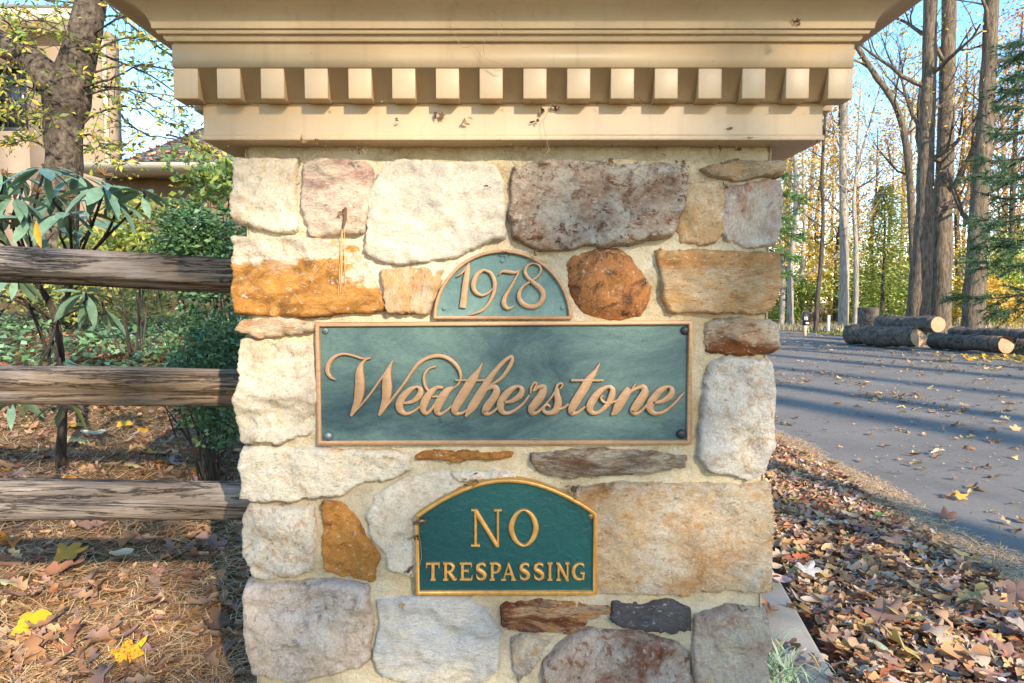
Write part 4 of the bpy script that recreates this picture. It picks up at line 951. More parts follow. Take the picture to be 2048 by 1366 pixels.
# ---- logs and stump
def log(pa, pb, dia_px, Y0, Y1, label, seed, notch=False, faces=(True, True)):
    a = P(pa[0], pa[1], Y0); b = P(pb[0], pb[1], Y1); r = dia_px*Y0/FPX/2
    a[2] = max(a[2], gzs(a[0], Y0)+r*.9); b[2] = max(b[2], gzs(b[0], Y1)+r*.9)
    root = thing('felled_log', (*((a+b)/2)[:2], ((a+b)/2)[2]-r), label, 'log', 'felled logs across the road')
    n = 26; t = np.linspace(0, 1, n)[:, None]; pts = a+(b-a)*t; pts[:, 2] += .01*np.sin(t[:, 0]*7+seed)
    rads = r*(1+.05*np.sin(t[:, 0]*3+seed)+.02*np.sin(t[:, 0]*17))
    mb = MB(); tube(mb, pts, rads, 34, bump=.11, bs=8, cap=False); link('bark', mb.mesh('bark', True), M['bark_log'], root)
    ax = (b-a)/np.linalg.norm(b-a); u = np.cross(ax, [0, 0, 1]); u /= np.linalg.norm(u); v = np.cross(u, ax)
    for c, sgn, on in ((a, -1, faces[0]), (b, 1, faces[1])):
        if not on: continue
        th = np.linspace(0, 2*math.pi, 28, endpoint=False); mb = MB(); rr = r*.955
        rim = c+sgn*ax*.006+u*np.cos(th)[:, None]*rr+v*np.sin(th)[:, None]*rr
        inn = c+sgn*ax*.016+u*np.cos(th)[:, None]*rr*.55+v*np.sin(th)[:, None]*rr*.55
        cc = (c+sgn*ax*.016)[None]
        if notch and sgn > 0:
            w = np.clip(v@(rim-c).T/rr, -1, 1); rim = rim-ax*np.clip(w, 0, 1)[:, None]*.16; inn = inn-ax*np.clip(w*.55, 0, 1)[:, None]*.1
        k = np.arange(28); k2 = (k+1) % 28
        F = np.stack([k, k2, k2+28, k+28], 1); T = np.stack([k+28, k2+28, np.full(28, 56)], 1)
        mb.add(np.concatenate([rim, inn, cc]), F if sgn > 0 else F[:, ::-1]); mb.f.append(T if sgn > 0 else T[:, ::-1])
        link('cut_end', mb.mesh('cut_end'), M['cut'], root)
log((1700,669), (1838,674), 36, 17.6, 15.4, 'thick brown log with notched cut end lying nearest the number post', 1, True)
log((1762,646), (1876,649), 29, 18.8, 16.6, 'log with round pale cut end lying on top behind the notched log', 2)
log((1868,681), (2012,690), 31, 16.0, 13.9, 'dark log with wedge shaped pale end lying beside the road grass', 3, True)
log((1906,665), (2090,676), 26, 18.2, 15.6, 'long mossy log lying behind the wedge-ended log', 4)
log((2036,690), (2120,694), 22, 14.6, 14.0, 'short log end poking out past the wedge-ended log', 5)
a = P(1735, 652, 19.5); r = 38*19.5/FPX/2; bz = gzs(a[0], 19.5); tz = P(1735, 615, 19.5)[2]
root = thing('tree_stump', (a[0], 19.5, bz), 'upright dark barked stump section standing behind the notched log', 'stump')
mb = MB(); zz = np.linspace(bz-.05, tz, 12); tube(mb, np.stack([np.full(12, a[0]), np.full(12, 19.5), zz], 1), r*np.linspace(1.06, .97, 12), 24, bump=.08, bs=7, cap=False); link('bark', mb.mesh('bark', True), M['bark_log'], root)
mb = MB(); th = np.linspace(0, 2*math.pi, 24, endpoint=False); mb.add(np.concatenate([np.stack([a[0]+np.cos(th)*r*.93, 19.5+np.sin(th)*r*.93, np.full(24, tz-.01)], 1), [[a[0], 19.5, tz]]]), np.stack([np.arange(24), (np.arange(24)+1) % 24, np.full(24, 24)], 1)); link('cut_end', mb.mesh('cut_end'), M['cut'], root)

# ---- number post and marker post
Y = 22.0; c = P(1612, 637, Y); gb = gzs(c[0], Y)
root = thing('number_post', (c[0], Y, gb), 'black number sign reading 15 on a pale wooden post at the road edge', 'sign')
mb = MB(); box(mb, c[0]-.045, c[0]+.045, Y+.03, Y+.10, gb-.1, c[2]-.1); link('post', mb.mesh('post'), M['post'], root)
mb = MB(); w = 6.5*Y/FPX; z0 = P(0, 650, Y)[2]; z1 = P(0, 624, Y)[2]; box(mb, c[0]-w, c[0]+w, Y, Y+.025, z0, z1); board = link('board', mb.mesh('board'), M['black'], root)
Tn = TF(1612, 637, 1.0, Y-.006); Tn.sc = 10.0; Tn.s = Y/FPX/10
letter([L((-22,-30,9),(-22,28,12)), L((-32,-20,9),(-22,-31,9))], Tn, board, M['white'], Y+.002, Y-.006, 'numeral')
letter([L((30,-28,11),(8,-28,11)), L((9,-28,9),(8,-4,9)), [(8,-6,9),(26,-4,11),(28,16,12),(16,27,10),(4,22,9)]], Tn, board, M['white'], Y+.002, Y-.006, 'numeral')
mb = MB(); zz = P(0, 646, Y)[2]; box(mb, c[0]-w*.1, c[0]+w*.85, Y-.008, Y-.001, zz-.03, zz+.02); link('strip', mb.mesh('strip'), M['white'], board)
Y = 27.0; c = P(1657, 645, Y); gb = gzs(c[0], Y)
root = thing('marker_post', (c[0], Y, gb), 'small white marker post standing in front of the board fence', 'post')
mb = MB(); tube(mb, [(c[0],Y,gb-.1),(c[0],Y,P(0,634,Y)[2]),(c[0],Y,P(0,632,Y)[2])], [.055,.055,.04], 10); link('shaft', mb.mesh('shaft'), M['white'], root)
mb = MB(); tube(mb, [(c[0],Y,P(0,632,Y)[2]-.001),(c[0],Y,P(0,630.5,Y)[2])], [.065,.05], 10); link('cap', mb.mesh('cap'), M['white'], root)

# ---- verge grass and tan weeds
n = 14000; x = ROADR+.12+abs(rng.normal(0, 1.2, n)); y = rng.uniform(9, 34, n)
mb = MB(); b = np.array([[-.012,0,0],[.012,0,0],[0,.02,1]]); f = np.array([[0,1,2]])
h = rng.uniform(.04, .12, n); c = palette([(.07,.13,.03),(.12,.17,.05),(.20,.19,.07)], n)
m = rotmats(n, tilt=.3); v = np.einsum('nij,nkj->nki', m, b[None]*np.stack([np.ones(n)*1.6, h, h], 1)[:, None, :])
loc = np.stack([x, y, gz(x, y)], 1); mb.add((v+loc[:, None]).reshape(-1, 3), np.arange(3*n).reshape(n, 3), np.repeat(c, 3, 0))
tag(link('verge_grass', mb.mesh('verge_grass'), M['grass']), 'short green grass along the far road edge', 'grass', kind='stuff')
n = 9000; y = rng.uniform(27, 44, n); x = rng.uniform(10.9, 24, n); h = rng.uniform(.15, .45, n)
c = palette([(.46,.36,.20),(.38,.28,.14),(.30,.24,.12)], n); m = rotmats(n, tilt=.25)
v = np.einsum('nij,nkj->nki', m, b[None]*np.stack([np.ones(n)*2.2, h, h], 1)[:, None, :]); loc = np.stack([x, y, gz(x, y)], 1)
mb = MB(); mb.add((v+loc[:, None]).reshape(-1, 3), np.arange(3*n).reshape(n, 3), np.repeat(c, 3, 0))
tag(link('dry_weeds', mb.mesh('dry_weeds'), M['grass']), 'pale dry weeds standing in front of the board fence', 'weeds', kind='stuff')
# ================================================================== LEFT SIDE
# ---- split rail fence
RY = 1.56
fen = thing('split_rail_fence', (-2.6, RY, gzs(-2.6, RY)), 'weathered three rail split wood fence running into the stone pillar', 'fence')
def rail(z_r, z_l, hr, hl, seed, taper=False):
    """z at x=-0.40 and at x=-1.16 (centre), half heights"""
    x = np.linspace(-2.75, -.36, 150); t = (x+.40)/(-1.16+.40)
    zc_ = z_r+(z_l-z_r)*t; hh = hr+(hl-hr)*np.clip(t, 0, 1)
    if taper: hh = hh*(1-.35*sstep(.25, -.05, t))
    k = 44; th = np.linspace(0, 2*math.pi, k, endpoint=False)
    # split section: rounded wedge
    sec = 1+.16*np.cos(2*th+seed)+.12*np.cos(3*th+seed*2.3)+.05*np.cos(5*th+seed)
    Xg, Tg = np.meshgrid(x, th, indexing='ij')
    q = np.stack([Xg*1.6, np.cos(Tg)*2.2, np.sin(Tg)*2.2+seed*5], -1).reshape(-1, 3)
    big = fbm(q, 3).reshape(Xg.shape)
    q2 = np.stack([Xg*2.2, np.cos(Tg)*9, np.sin(Tg)*9+seed*9], -1).reshape(-1, 3); gr = fbm(q2, 3).reshape(Xg.shape)
    crack = -np.clip(.10-np.abs(gr), 0, 1)*.7
    rad = sec[None]*(1+.10*big+.05*gr+crack)
    Yv = RY+np.cos(Tg)*rad*.043+.012*np.sin(x*1.3+seed)[:, None]; Zv = zc_[:, None]+np.sin(Tg)*rad*hh[:, None]
    V = np.stack([Xg, Yv, Zv], -1).reshape(-1, 3); n = len(x)
    i, j = np.meshgrid(np.arange(n-1), np.arange(k), indexing='ij'); j2 = (j+1) % k
    mb = MB(); mb.add(V, np.stack([i*k+j, (i+1)*k+j, (i+1)*k+j2, i*k+j2], -1).reshape(-1, 4)[:, ::-1]); mb.f.append(np.array([list(range(k))])); 
    return link('rail', mb.mesh('rail', True), M['rail'], fen)
def zz(py): return P(0, py, RY)[2]
rail((zz(525)+zz(598))/2, (zz(490)+zz(566))/2, .040, .041, 1); rail((zz(744)+zz(808))/2, (zz(727)+zz(803))/2, .036, .041, 2); rail((zz(976)+zz(1034))/2, (zz(967)+zz(1041))/2, .036, .040, 3.4, True)
mb = MB(); tube(mb, [(-2.62,RY,gzs(-2.62,RY)-.3),(-2.62,RY,.4),(-2.60,RY,.8),(-2.60,RY,1.32)], [.085,.082,.08,.075], 14, bump=.12, bs=9); link('post', mb.mesh('post', True), M['rail'], fen)

# ---- rhododendron: every leaf its own part
BL = []
for u, w in ((0,.03),(.12,.45),(.35,.95),(.6,1.0),(.82,.62),(1,.03)):
    for s in (-1, 0, 1): BL.append([u, s*w*.135, (.03 if s else 0)*w-.10*u*u])
BL = np.array(BL); BF = []
for r_ in range(5):
    for s in (0, 1): a = r_*3+s; BF.append([a, a+3, a+4, a+1])
BF = np.array(BF)
def leafmesh(name, mat, curl=0.0, wid=1.0):
    v = BL.copy(); v[:, 1] *= wid; v[:, 2] -= curl*v[:, 0]**2; mb = MB(); mb.add(v, BF[:, ::-1]); m = mb.mesh(name, True); m.materials.append(mat); return m
def rh_mat(name, a, b):
    t = MT(name, .38, .5); n = t.noise(5, 4, .6); c = t.mix(t.ramp(n, .35, .65), a, b); t.color(c); t.translucent(c, .1); return t.m
rg1 = rh_mat('rhododendron_leaf', (.12,.20,.115), (.19,.28,.165)); rg2 = rh_mat('rhododendron_leaf_olive', (.10,.13,.04), (.17,.18,.055)); rgo = rh_mat('rhododendron_leaf_orange', (.62,.25,.025), (.72,.36,.04))
LM = [leafmesh('leaf', rg1, c, w) for c, w in ((.05,1),(.18,.9),(.32,1.1),(.0,1.15))]+[leafmesh('leaf', rg2, .2, 1)]
rb = P(118, 900, 3.0); rb[2] = gzs(rb[0], 3.0)
rho = thing('rhododendron', rb, 'large leaved blue-green rhododendron behind the split rails', 'shrub')
WH = [(85,335,2.5,10,.135),(205,372,2.4,10,.14),(140,425,2.45,10,.13),(30,395,2.5,10,.13),(232,405,2.5,9,.135),(60,440,2.5,9,.13),(170,585,2.35,10,.13),(205,612,2.4,7,.12),(30,550,2.45,8,.13),(25,800,2.2,7,.10),(130,800,2.2,5,.10),(120,722,2.5,8,.14),(5,345,2.6,9,.13),(285,385,2.5,7,.12),(-40,440,2.5,8,.12),(-60,600,2.5,8,.12),(180,440,2.7,8,.13),(105,385,2.7,9,.13),(10,425,2.6,9,.13),(120,455,2.6,8,.12),(160,350,2.6,8,.13),(45,355,2.7,8,.13)]
mb = MB(); rr = np.random.default_rng(41)
hub = P(112, 640, 2.9); h2 = P(70, 560, 2.8); h3 = P(150, 540, 2.8)
tube(mb, catmull(np.array([rb-[0, 0, .06], rb*.5+hub*.5+[.02, 0, 0], hub, h2]), False, 6), np.linspace(.022, .010, 19), 8, bump=.2, bs=30)
tube(mb, catmull(np.array([hub, hub*.5+h3*.5+[.01, 0, 0], h3]), False, 6), np.linspace(.014, .009, 13), 7, bump=.2, bs=30)
tube(mb, catmull(np.array([rb*.4+hub*.6, P(50, 600, 2.7), P(-10, 640, 2.6)]), False, 6), np.linspace(.008, .005, 13), 6)
for k, (px, py, Y, nl, L) in enumerate(WH):
    c = P(px, py, Y); st = (hub if py > 560 else (h2 if px < 100 else h3)); mid = (st+c)/2+rr.normal(0, .03, 3)
    tube(mb, catmull(np.array([st, mid, c-[0, 0, .03], c+[0, 0, .012]]), False, 5), np.linspace(.0065, .0035, 16), 6, cap=False)
    for i in range(nl):
        az = 2*math.pi*i/nl+rr.normal(0, .3); el = rr.uniform(-.95, .15)
        d = Vector((math.cos(az)*math.cos(el), math.sin(az)*math.cos(el), math.sin(el)))
        q = d.to_track_quat('X', 'Z')
        o = bpy.data.objects.new('leaf', LM[rr.choice(5, p=[.26,.26,.2,.18,.10])]); COL.objects.link(o); o.parent = rho
        o.location = Vector(c+np.array(d)*.012)-Vector(rb); o.rotation_euler = (q @ Matrix.Rotation(rr.normal(0, .35), 3, 'X').to_quaternion()).to_euler(); s = L*rr.uniform(.7, 1.15); o.scale = (s, s, s)
link('stems', mb.mesh('stems', True), M['bark_dark'], rho)
o = link('leaf', leafmesh('leaf', rgo, .0, 1.05), None, rho, Vector(P(83, 497, 2.1))-Vector(rb)); o.rotation_euler = (.2, -math.pi/2+.10, .1); o.scale = (.085,)*3; o.rotation_euler = Vector((-.06, -.25, 1)).to_track_quat('X', 'Y').to_euler(); o['label'] = 'bright orange yellow leaf sticking up above the top rail'
# dried flower clusters
shm = flat('seed_head', (.24,.14,.05), .8)
for px, py in ((15,352),(75,385),(135,395),(208,350),(190,395)):
    c = P(px, py, 2.42); mb = MB()
    for i in range(14):
        d = rr.normal(0, 1, 3); d[2] = abs(d[2]); d /= np.linalg.norm(d); tube(mb, [c, c+d*.018, c+d*.03], [.001, .0022, .0012], 4)
    link('seed_head', mb.mesh('seed_head'), shm, rho)

# ---- shrubs
def shrub_px(name, px0, px1, py0, py1, Y, dy, n, leaf, pal, label, seed, mat=None, **kw):
    a = P(px0, py0, Y); b = P(px1, py1, Y); c = (a+b)/2; r = (abs(b[0]-a[0])/2, dy, abs(a[2]-b[2])/2)
    return bush(name, (c[0], Y, gzs(c[0], Y)-.02), c, r, n, leaf, pal, label, seed, mat=mat, **kw)
DG = [(.065,.135,.042),(.085,.17,.055),(.04,.085,.03),(.14,.22,.085)]
shrub_px('evergreen_shrub', 315, 500, 415, 600, 2.95, .32, 9000, .028, DG, 'dense dark glossy small leaved evergreen shrub against the pillar', 71, M['gloss'], lob=18, stems=9, tilt=.7)
shrub_px('evergreen_shrub', 335, 520, 560, 860, 2.75, .30, 7000, .026, DG, 'lower dark leafy shrub branches filling the gap beside the pillar between rails', 72, M['gloss'], lob=16, stems=14, tilt=.8)
shrub_px('azalea_shrub', 190, 340, 400, 520, 4.2, .4, 2600, .045, [(.40,.42,.07),(.30,.37,.07),(.50,.44,.10),(.18,.25,.07)], 'airy yellow-green shrub behind the rhododendron under the eave', 73, M['leaf'], lob=12, stems=10)
shrub_px('azalea_shrub', 400, 500, 320, 430, 3.9, .4, 900, .05, [(.30,.34,.05),(.16,.25,.07),(.12,.18,.07)], 'loose light green sprigs rising above the dense evergreen shrub', 74, M['leaf'], lob=9, stems=9)
shrub_px('azalea_shrub', -60, 330, 520, 640, 5.2, .5, 3800, .05, [(.22,.26,.07),(.34,.33,.08),(.42,.36,.09),(.15,.19,.06)], 'low twiggy olive shrub mass along the base of the house', 75, M['leaf'], lob=18, stems=26)

# ---- cherry tree
Y = 5.6
tp = vtrunk([(104,560),(112,420),(125,330),(128,250),(140,180)], Y); tp[0][2] = gzs(tp[0][0], Y)-.1
che = thing('cherry_tree', (tp[0][0], Y, gzs(tp[0][0], Y)), 'gnarled forked tree with small yellow-green leaves in front of the house', 'tree')
mb = MB(); px2m = Y/FPX/2
limbR = vtrunk([(152,130),(170,60),(186,-10),(205,-90),(215,-190)], Y); limbL = vtrunk([(128,262),(118,205),(92,150),(45,112),(-5,85),(-70,50),(-150,10)], Y-.06)
full = catmull(np.concatenate([tp[:-1], [P(133,200,Y)], limbR]), False, 8); nf_ = len(full)
tube(mb, full, np.interp(np.linspace(0, 1, nf_), [0,.12,.25,.36,.44,.55,.7,1], np.array([98,80,64,66,80,64,56,40])*px2m), 22, bump=.13, bs=7)
tube(mb, catmull(limbL, False, 7), np.interp(np.linspace(0, 1, 43), [0,.2,.35,.6,1], np.array([24,52,56,48,38])*px2m), 18, bump=.14, bs=7)
link('trunk', mb.mesh('trunk', True), M['bark_cherry'], che)
rr = np.random.default_rng(12); mb = MB(); tl = []
TW = [((160,120),(250,75),(330,90)),((170,80),(260,40),(340,60)),((165,150),(250,130),(355,150)),((160,170),(260,170),(370,215)),((150,170),(260,172),(390,190)),((158,258),(200,225),(265,218),(330,240),(390,275)),((235,225),(262,255),(320,275),(400,300)),((175,40),(240,20),(310,30)),((170,190),(250,185),(340,245)),((160,180),(220,150),(300,120),(390,170)),
      ((60,110),(20,60),(-30,30)),((90,140),(60,60),(20,10)),((100,150),(130,90),(110,20)),((40,110),(60,170),(40,250)),((90,150),(60,200),(20,230)),((20,90),(10,170),(30,220)),((100,300),(60,280),(10,290)),((110,250),(50,240),(0,210)),((150,290),(200,300),(240,330)),((120,60),(60,30),(0,20)),((140,170),(70,175),(10,160)),((160,270),(190,280),(215,300)),((0,80),(60,60),(120,70)),((185,10),(120,5),(40,-10)),((190,0),(280,30),(360,100)),((175,100),(300,150),(420,240)),((195,-20),(300,80),(400,150)),((350,170),(420,230),(440,290)),((330,270),(400,300),(440,335))]
for tw in TW:
    yo = rr.uniform(-.7, .5); pts = np.array([P(x, y, Y+yo*(i/(len(tw)-1))) for i, (x, y) in enumerate(tw)]); pts = catmull(pts, False, 7)
    pts += np.cumsum(rr.normal(0, .006, pts.shape), 0); tube(mb, pts, np.linspace(.011, .003, len(pts)), 5, cap=False); tl.append(pts[3:])
    for s in range(7):
        k = rr.integers(3, len(pts)); d = rr.normal(0, 1, 3)*np.array([.7, .6, .35])+np.array([.25 if tw[-1][0] > 150 else -.1, 0, -.25]); d *= rr.uniform(.18, .42)/np.linalg.norm(d)
        b_ = pts[k]; e = np.array([b_, b_+d*.5+[0, 0, .02], b_+d]); e = catmull(e, False, 4); tube(mb, e, np.linspace(.004, .0018, len(e)), 4, cap=False); tl.append(e)
tag(link('twigs', mb.mesh('twigs', True), M['bark_dark'], che), kind='stuff')
tl = np.concatenate(tl); n = 2500; loc = tl[rr.integers(0, len(tl), n)]+rr.normal(0, .018, (n, 3))
mb = MB(); scatter(mb, LEAF4[0]*np.array([1, .85, 1]), LEAF4[1], rotmats(n, tilt=.8), loc, .062*rr.uniform(.6, 1.2, n), palette([(.34,.36,.06),(.46,.40,.07),(.20,.27,.05),(.15,.22,.05),(.58,.36,.06),(.38,.34,.07)], n)); link('foliage', mb.mesh('foliage'), M['leaf'], che)

# ---- house: two storey wall with window, low wing with hip roof
HYW = 12.0; hg = gzs(-8, HYW)
xr = P(222, 200, HYW)[0]; ze = P(0, 62, HYW)[2]
house = thing('house', (-9, HYW, hg), 'beige stucco house with low shingled wing seen past the gnarled tree', 'house')
wx0, wx1 = P(-30, 0, HYW)[0], P(47, 0, HYW)[0]; wz0, wz1 = P(0, 262, HYW)[2], P(0, 128, HYW)[2]
mb = MB(); X0 = -22.0
for a in ((X0, wx0, hg-.3, ze), (wx1, xr, hg-.3, ze), (wx0, wx1, hg-.3, wz0), (wx0, wx1, wz1, ze)): box(mb, a[0], a[1], HYW, HYW+.3, a[2], a[3])
b8 = [[xr-.3,HYW+.302],[xr-.2,HYW+.302],[xr-.2-5,HYW+8],[xr-.3-5,HYW+8]]; mb.add([[*p, z] for z in (hg-.3, ze) for p in b8], BOXF); link('wall', mb.mesh('wall'), M['stucco'], house)
win = link('window', None, None, house); 
mb = MB(); w = .07
for a in ((wx0, wx0+w, wz0, wz1), (wx1-w, wx1, wz0, wz1), (wx0+w, wx1-w, wz0, wz0+w), (wx0+w, wx1-w, wz1-w, wz1)): box(mb, a[0], a[1], HYW+.02, HYW+.12, a[2], a[3])
mw = (wx1-wx0)/3
for k in (1, 2): box(mb, wx0+mw*k-.012, wx0+mw*k+.012, HYW+.10, HYW+.125, wz0+w, wz1-w)
for k in (1, 2, 3): z = wz0+(wz1-wz0)*k/4; box(mb, wx0+w, wx1-w, HYW+.1005, HYW+.1245, z-.012, z+.012)
bpy.data.objects.remove(win)
win = link('window', mb.mesh('window'), M['black'], house)
mb = MB(); box(mb, wx0+w, wx1-w, HYW+.14, HYW+.15, wz0+w, wz1-w); link('pane', mb.mesh('pane'), M['glass'], win)
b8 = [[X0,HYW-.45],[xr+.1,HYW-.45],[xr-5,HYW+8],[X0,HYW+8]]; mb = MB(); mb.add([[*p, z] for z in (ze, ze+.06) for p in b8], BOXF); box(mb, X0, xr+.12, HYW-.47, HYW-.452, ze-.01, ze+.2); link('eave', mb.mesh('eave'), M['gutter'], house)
mb = MB(); mb.add([[X0,HYW-.5,ze+.2],[xr+.13,HYW-.5,ze+.2],[xr-5.2,HYW+8.5,ze+.2],[X0,HYW+8.5,ze+.2],[X0,HYW+4,ze+2.2],[xr-6.5,HYW+4,ze+2.2]], [[0,1,5,4],[1,2,5],[2,3,4,5],[0,3,2,1]]); link('roof', mb.mesh('roof'), M['roof'], house)
mb = MB(); dx = xr-.06; tube(mb, [(dx,HYW-.06,hg),(dx,HYW-.06,ze-.3),(dx,HYW-.35,ze)], [.045]*3, 8); link('downspout', mb.mesh('downspout', True), M['gutter'], house)
# wing
WY = 9.6; wg = gzs(-6, WY); z_e = P(0, 340, WY)[2]; xa = P(228, 0, WY)[0]; xg = P(135, 0, WY)[0]; xb = -1.2
mb = MB(); box(mb, xg+.1, xb, WY+.55, WY+.8, wg-.3, z_e-.02); mb.add([[xb-.25,WY+.81,wg-.3],[xb-.25,WY+7.4,wg-.3],[xb-.25,WY+7.4,z_e],[xb-.25,WY+4,z_e+1.7],[xb-.25,WY+.81,z_e],[xb-.4,WY+.81,wg-.3],[xb-.4,WY+7.4,wg-.3],[xb-.4,WY+7.4,z_e],[xb-.4,WY+4,z_e+1.7],[xb-.4,WY+.81,z_e]], [[0,1,2,3,4],[9,8,7,6,5]])
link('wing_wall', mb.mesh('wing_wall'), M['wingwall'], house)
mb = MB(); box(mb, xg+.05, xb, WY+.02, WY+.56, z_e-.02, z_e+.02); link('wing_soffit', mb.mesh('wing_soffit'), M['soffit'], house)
mb = MB(); gprof = [(0,-.02),(-.09,0),(-.11,.05),(-.11,.085),(-.10,.085),(-.09,.07),(0,.07)]
V = np.array([[x, WY+a, z_e+b] for x in (xg, xb) for a, b in gprof]); k = np.arange(6); mb.add(V, np.stack([k, k+1, k+8, k+7], 1)[:, ::-1]); mb.f.append(np.array([[0,1,2,3,4,5,6]])); link('gutter', mb.mesh('gutter'), M['gutter'], house)
# hip roof in shingle courses
xh = P(232, 0, WY)[0]-.35; ridge_y = WY+4.0; rise = 1.75
ncr = 26; rf = link('wing_roof', boxmesh('wing_roof', xg+.05, xb, WY-.05, WY+.5, z_e+.03, z_e+.075), M['roof'], house)
for c in range(ncr):
    t0, t1 = c/ncr, (c+1.25)/ncr; y0, y1 = WY-.05+4*t0, WY-.05+4*min(t1, 1); z0, z1 = z_e+.09+rise*t0, z_e+.075+rise*min(t1, 1)
    xl0, xl1 = xa+.02+.05*t0, xa+.02+.05*min(t1, 1); mb = MB()
    mb.add([[xl0,y0,z0],[xb,y0,z0],[xb,y1,z1],[xl1,y1,z1],[xl0,y0,z0-.03],[xb,y0,z0-.03],[xb,y1,z1-.03],[xl1,y1,z1-.03]], BOXF)
    link('shingle_course', mb.mesh('shingle_course'), M['roof'], rf)
mb = MB(); mb.add([[xa,WY-.06,z_e+.085],[xa,WY+8,z_e+.085],[xa+.05,WY+4,z_e+.08+rise]], [[0,2,1]]); link('hip_face', mb.mesh('hip_face'), M['roof'], rf)

# ================================================================== GROUND LITTER
def strip_leaf(fn, n=15, curl=.3, fold=.25, seed=0, wav=.04):
    rrr = np.random.default_rng(seed); u = np.linspace(0, 1, n); V = []
    ph = rrr.uniform(0, 6)
    for a in u:
        w, sh = fn(a); zc0 = curl*(a-.5)**2*2
        for sd in (1, 0, -1):
            V.append([a+(sh if sd else 0), sd*w*(1-.15*fold), zc0+(fold*w*abs(sd)*1.1+wav*math.sin(a*9+ph+sd*1.7) if sd else 0)])
    F = []
    for k in range(n-1):
        for j in (0, 1): q = k*3+j; F.append([q, q+1, q+4, q+3])
    return np.array(V)-np.array([.5, 0, 0]), np.array(F)
def fan_leaf(n=40, curl=.2, seed=0):
    rrr = np.random.default_rng(seed); th = np.linspace(-math.pi, math.pi, n, endpoint=False); V = [[0, 0, .03]]
    tips = [(0, .56), (.95, .50), (-.95, .50), (2.0, .33), (-2.0, .33)]
    for a in th:
        r = .20+max(L*max(0, 1-abs(a-t)/.58)**.75 for t, L in tips)*.68+.022*math.sin(a*17)
        x, y = r*math.cos(a), r*math.sin(a); V.append([x, y, curl*(x*x*1.2+y*y*.6)-.05*abs(math.sin(a*2.5))+.05*math.sin(a*2+seed)*r/.4])
    F = [[0, k+1, (k+1) % n+1] for k in range(n)]
    return np.array(V), np.array(F)
def oakfn(a):
    if a < .08: return (.012, 0)
    e = math.sin(math.pi*min(1, (a-.05)/.97))**.6*.27; lob = .5+.5*math.cos(a*2*math.pi*3.3+.4); return (max(.01, e*(.34+.66*lob**.8)), .03*lob)
def ovalfn(a): return (max(.006, .20*math.sin(math.pi*a)**.8), 0)
SH = [strip_leaf(oakfn, 15, .25, .30, 1), strip_leaf(oakfn, 15, -.45, .5, 2), fan_leaf(30, .5, 3), strip_leaf(ovalfn, 9, .4, .6, 4), fan_leaf(30, -.6, 5)]
BRN = [(.30,.155,.075),(.38,.215,.115),(.22,.11,.06),(.44,.28,.165),(.33,.18,.095),(.27,.165,.12)]
MIXL = BRN+[(.48,.25,.10),(.56,.33,.13),(.36,.23,.18),(.50,.35,.22),(.44,.33,.27),(.54,.38,.16),(.36,.12,.06),(.52,.31,.16),(.56,.44,.32)]
def litter(name, x, y, z, size, pal, label, shapes=(0,1,0,3,2,1,3), tilt=.35, mat='dry'):
    n = len(x); mb = MB(); sh = rng.integers(0, len(shapes), n)
    for s, si in enumerate(shapes):
        k = np.where(sh == s)[0]
        if len(k): scatter(mb, SH[si][0], SH[si][1], rotmats(len(k), tilt=tilt), np.stack([x[k], y[k], z[k]], 1), size*rng.uniform(.35, 1.35, len(k)), palette(pal, len(k), .25))
    return tag(link(name, mb.mesh(name, True), M[mat]), label, 'leaves', kind='stuff')
def groundz(x, y, base=0.0):
    q = np.stack([x*2.3, y*2.3, 0*x], 1); return gz(x, y)+np.where((x < kerbx(y)-.2) & (y > 1.3), fbm(q, 4)*.022, 0)+base
# left bed leaves
n = 6200; x = rng.uniform(-3.6, -.2, n); y = 1.15+rng.uniform(0, 1, n)**1.1*4.6; litter('leaf_litter', x, y, groundz(x, y, .022), .067, BRN+[(.40,.20,.10),(.26,.13,.10),(.32,.21,.18),(.24,.10,.055),(.46,.30,.16)], 'brown oak and maple leaf litter lying over the pine straw')
n = 2600; y = 2.15+rng.uniform(0, 1, n)**1.3*8; x = rng.uniform(-.3, 1, n)*1.0; x = np.minimum(x, kerbx(y)-.2); litter('bank_leaves', x, y, groundz(x, y, .02), .085, BRN+[(.40,.20,.10),(.46,.30,.16)], 'brown leaves on the narrow bank behind the pillar')
# pine straw
def needles(name, x, y, z, L, pal, label, w=.0011, lift=.02):
    n = len(x); a = rng.uniform(0, 2*math.pi, n); l = L*rng.uniform(.5, 1.2, n); b = rng.normal(0, .35, n); el = rng.normal(.03, .12, n)
    d = np.stack([np.cos(a), np.sin(a), el], 1); d2 = np.stack([np.cos(a+b), np.sin(a+b), el-.12], 1); s = np.stack([-np.sin(a), np.cos(a), 0*a], 1)*w
    p0 = np.stack([x, y, z+rng.uniform(0, lift, n)], 1); p1 = p0+d*l[:, None]*.5; p2 = p1+d2*l[:, None]*.5; up = np.array([0, 0, w*1.2])
    V = np.stack([p0-s, p0+s, p1-s+up, p1+s+up, p2], 1).reshape(-1, 3); o = np.arange(n)[:, None]*5
    mb = MB(); mb.add(V, (np.array([[0,1,3,2]])+o).reshape(-1, 4), np.repeat(palette(pal, n, .25), 5, 0)); mb.f.append((np.array([[2,3,4]])+o).reshape(-1, 3))
    return tag(link(name, mb.mesh(name), M['straw']), label, 'pine straw', kind='stuff')
n = 85000; x = rng.uniform(-3.6, -.15, n); y = 1.1+rng.uniform(0, 1, n)**1.25*4.0
STR = [(.60,.33,.14),(.68,.43,.21),(.50,.26,.10),(.72,.53,.31),(.36,.18,.08)]
needles('pine_straw', x, y, groundz(x, y, .004), .13, STR, 'orange brown pine needles covering the bed under the rails')
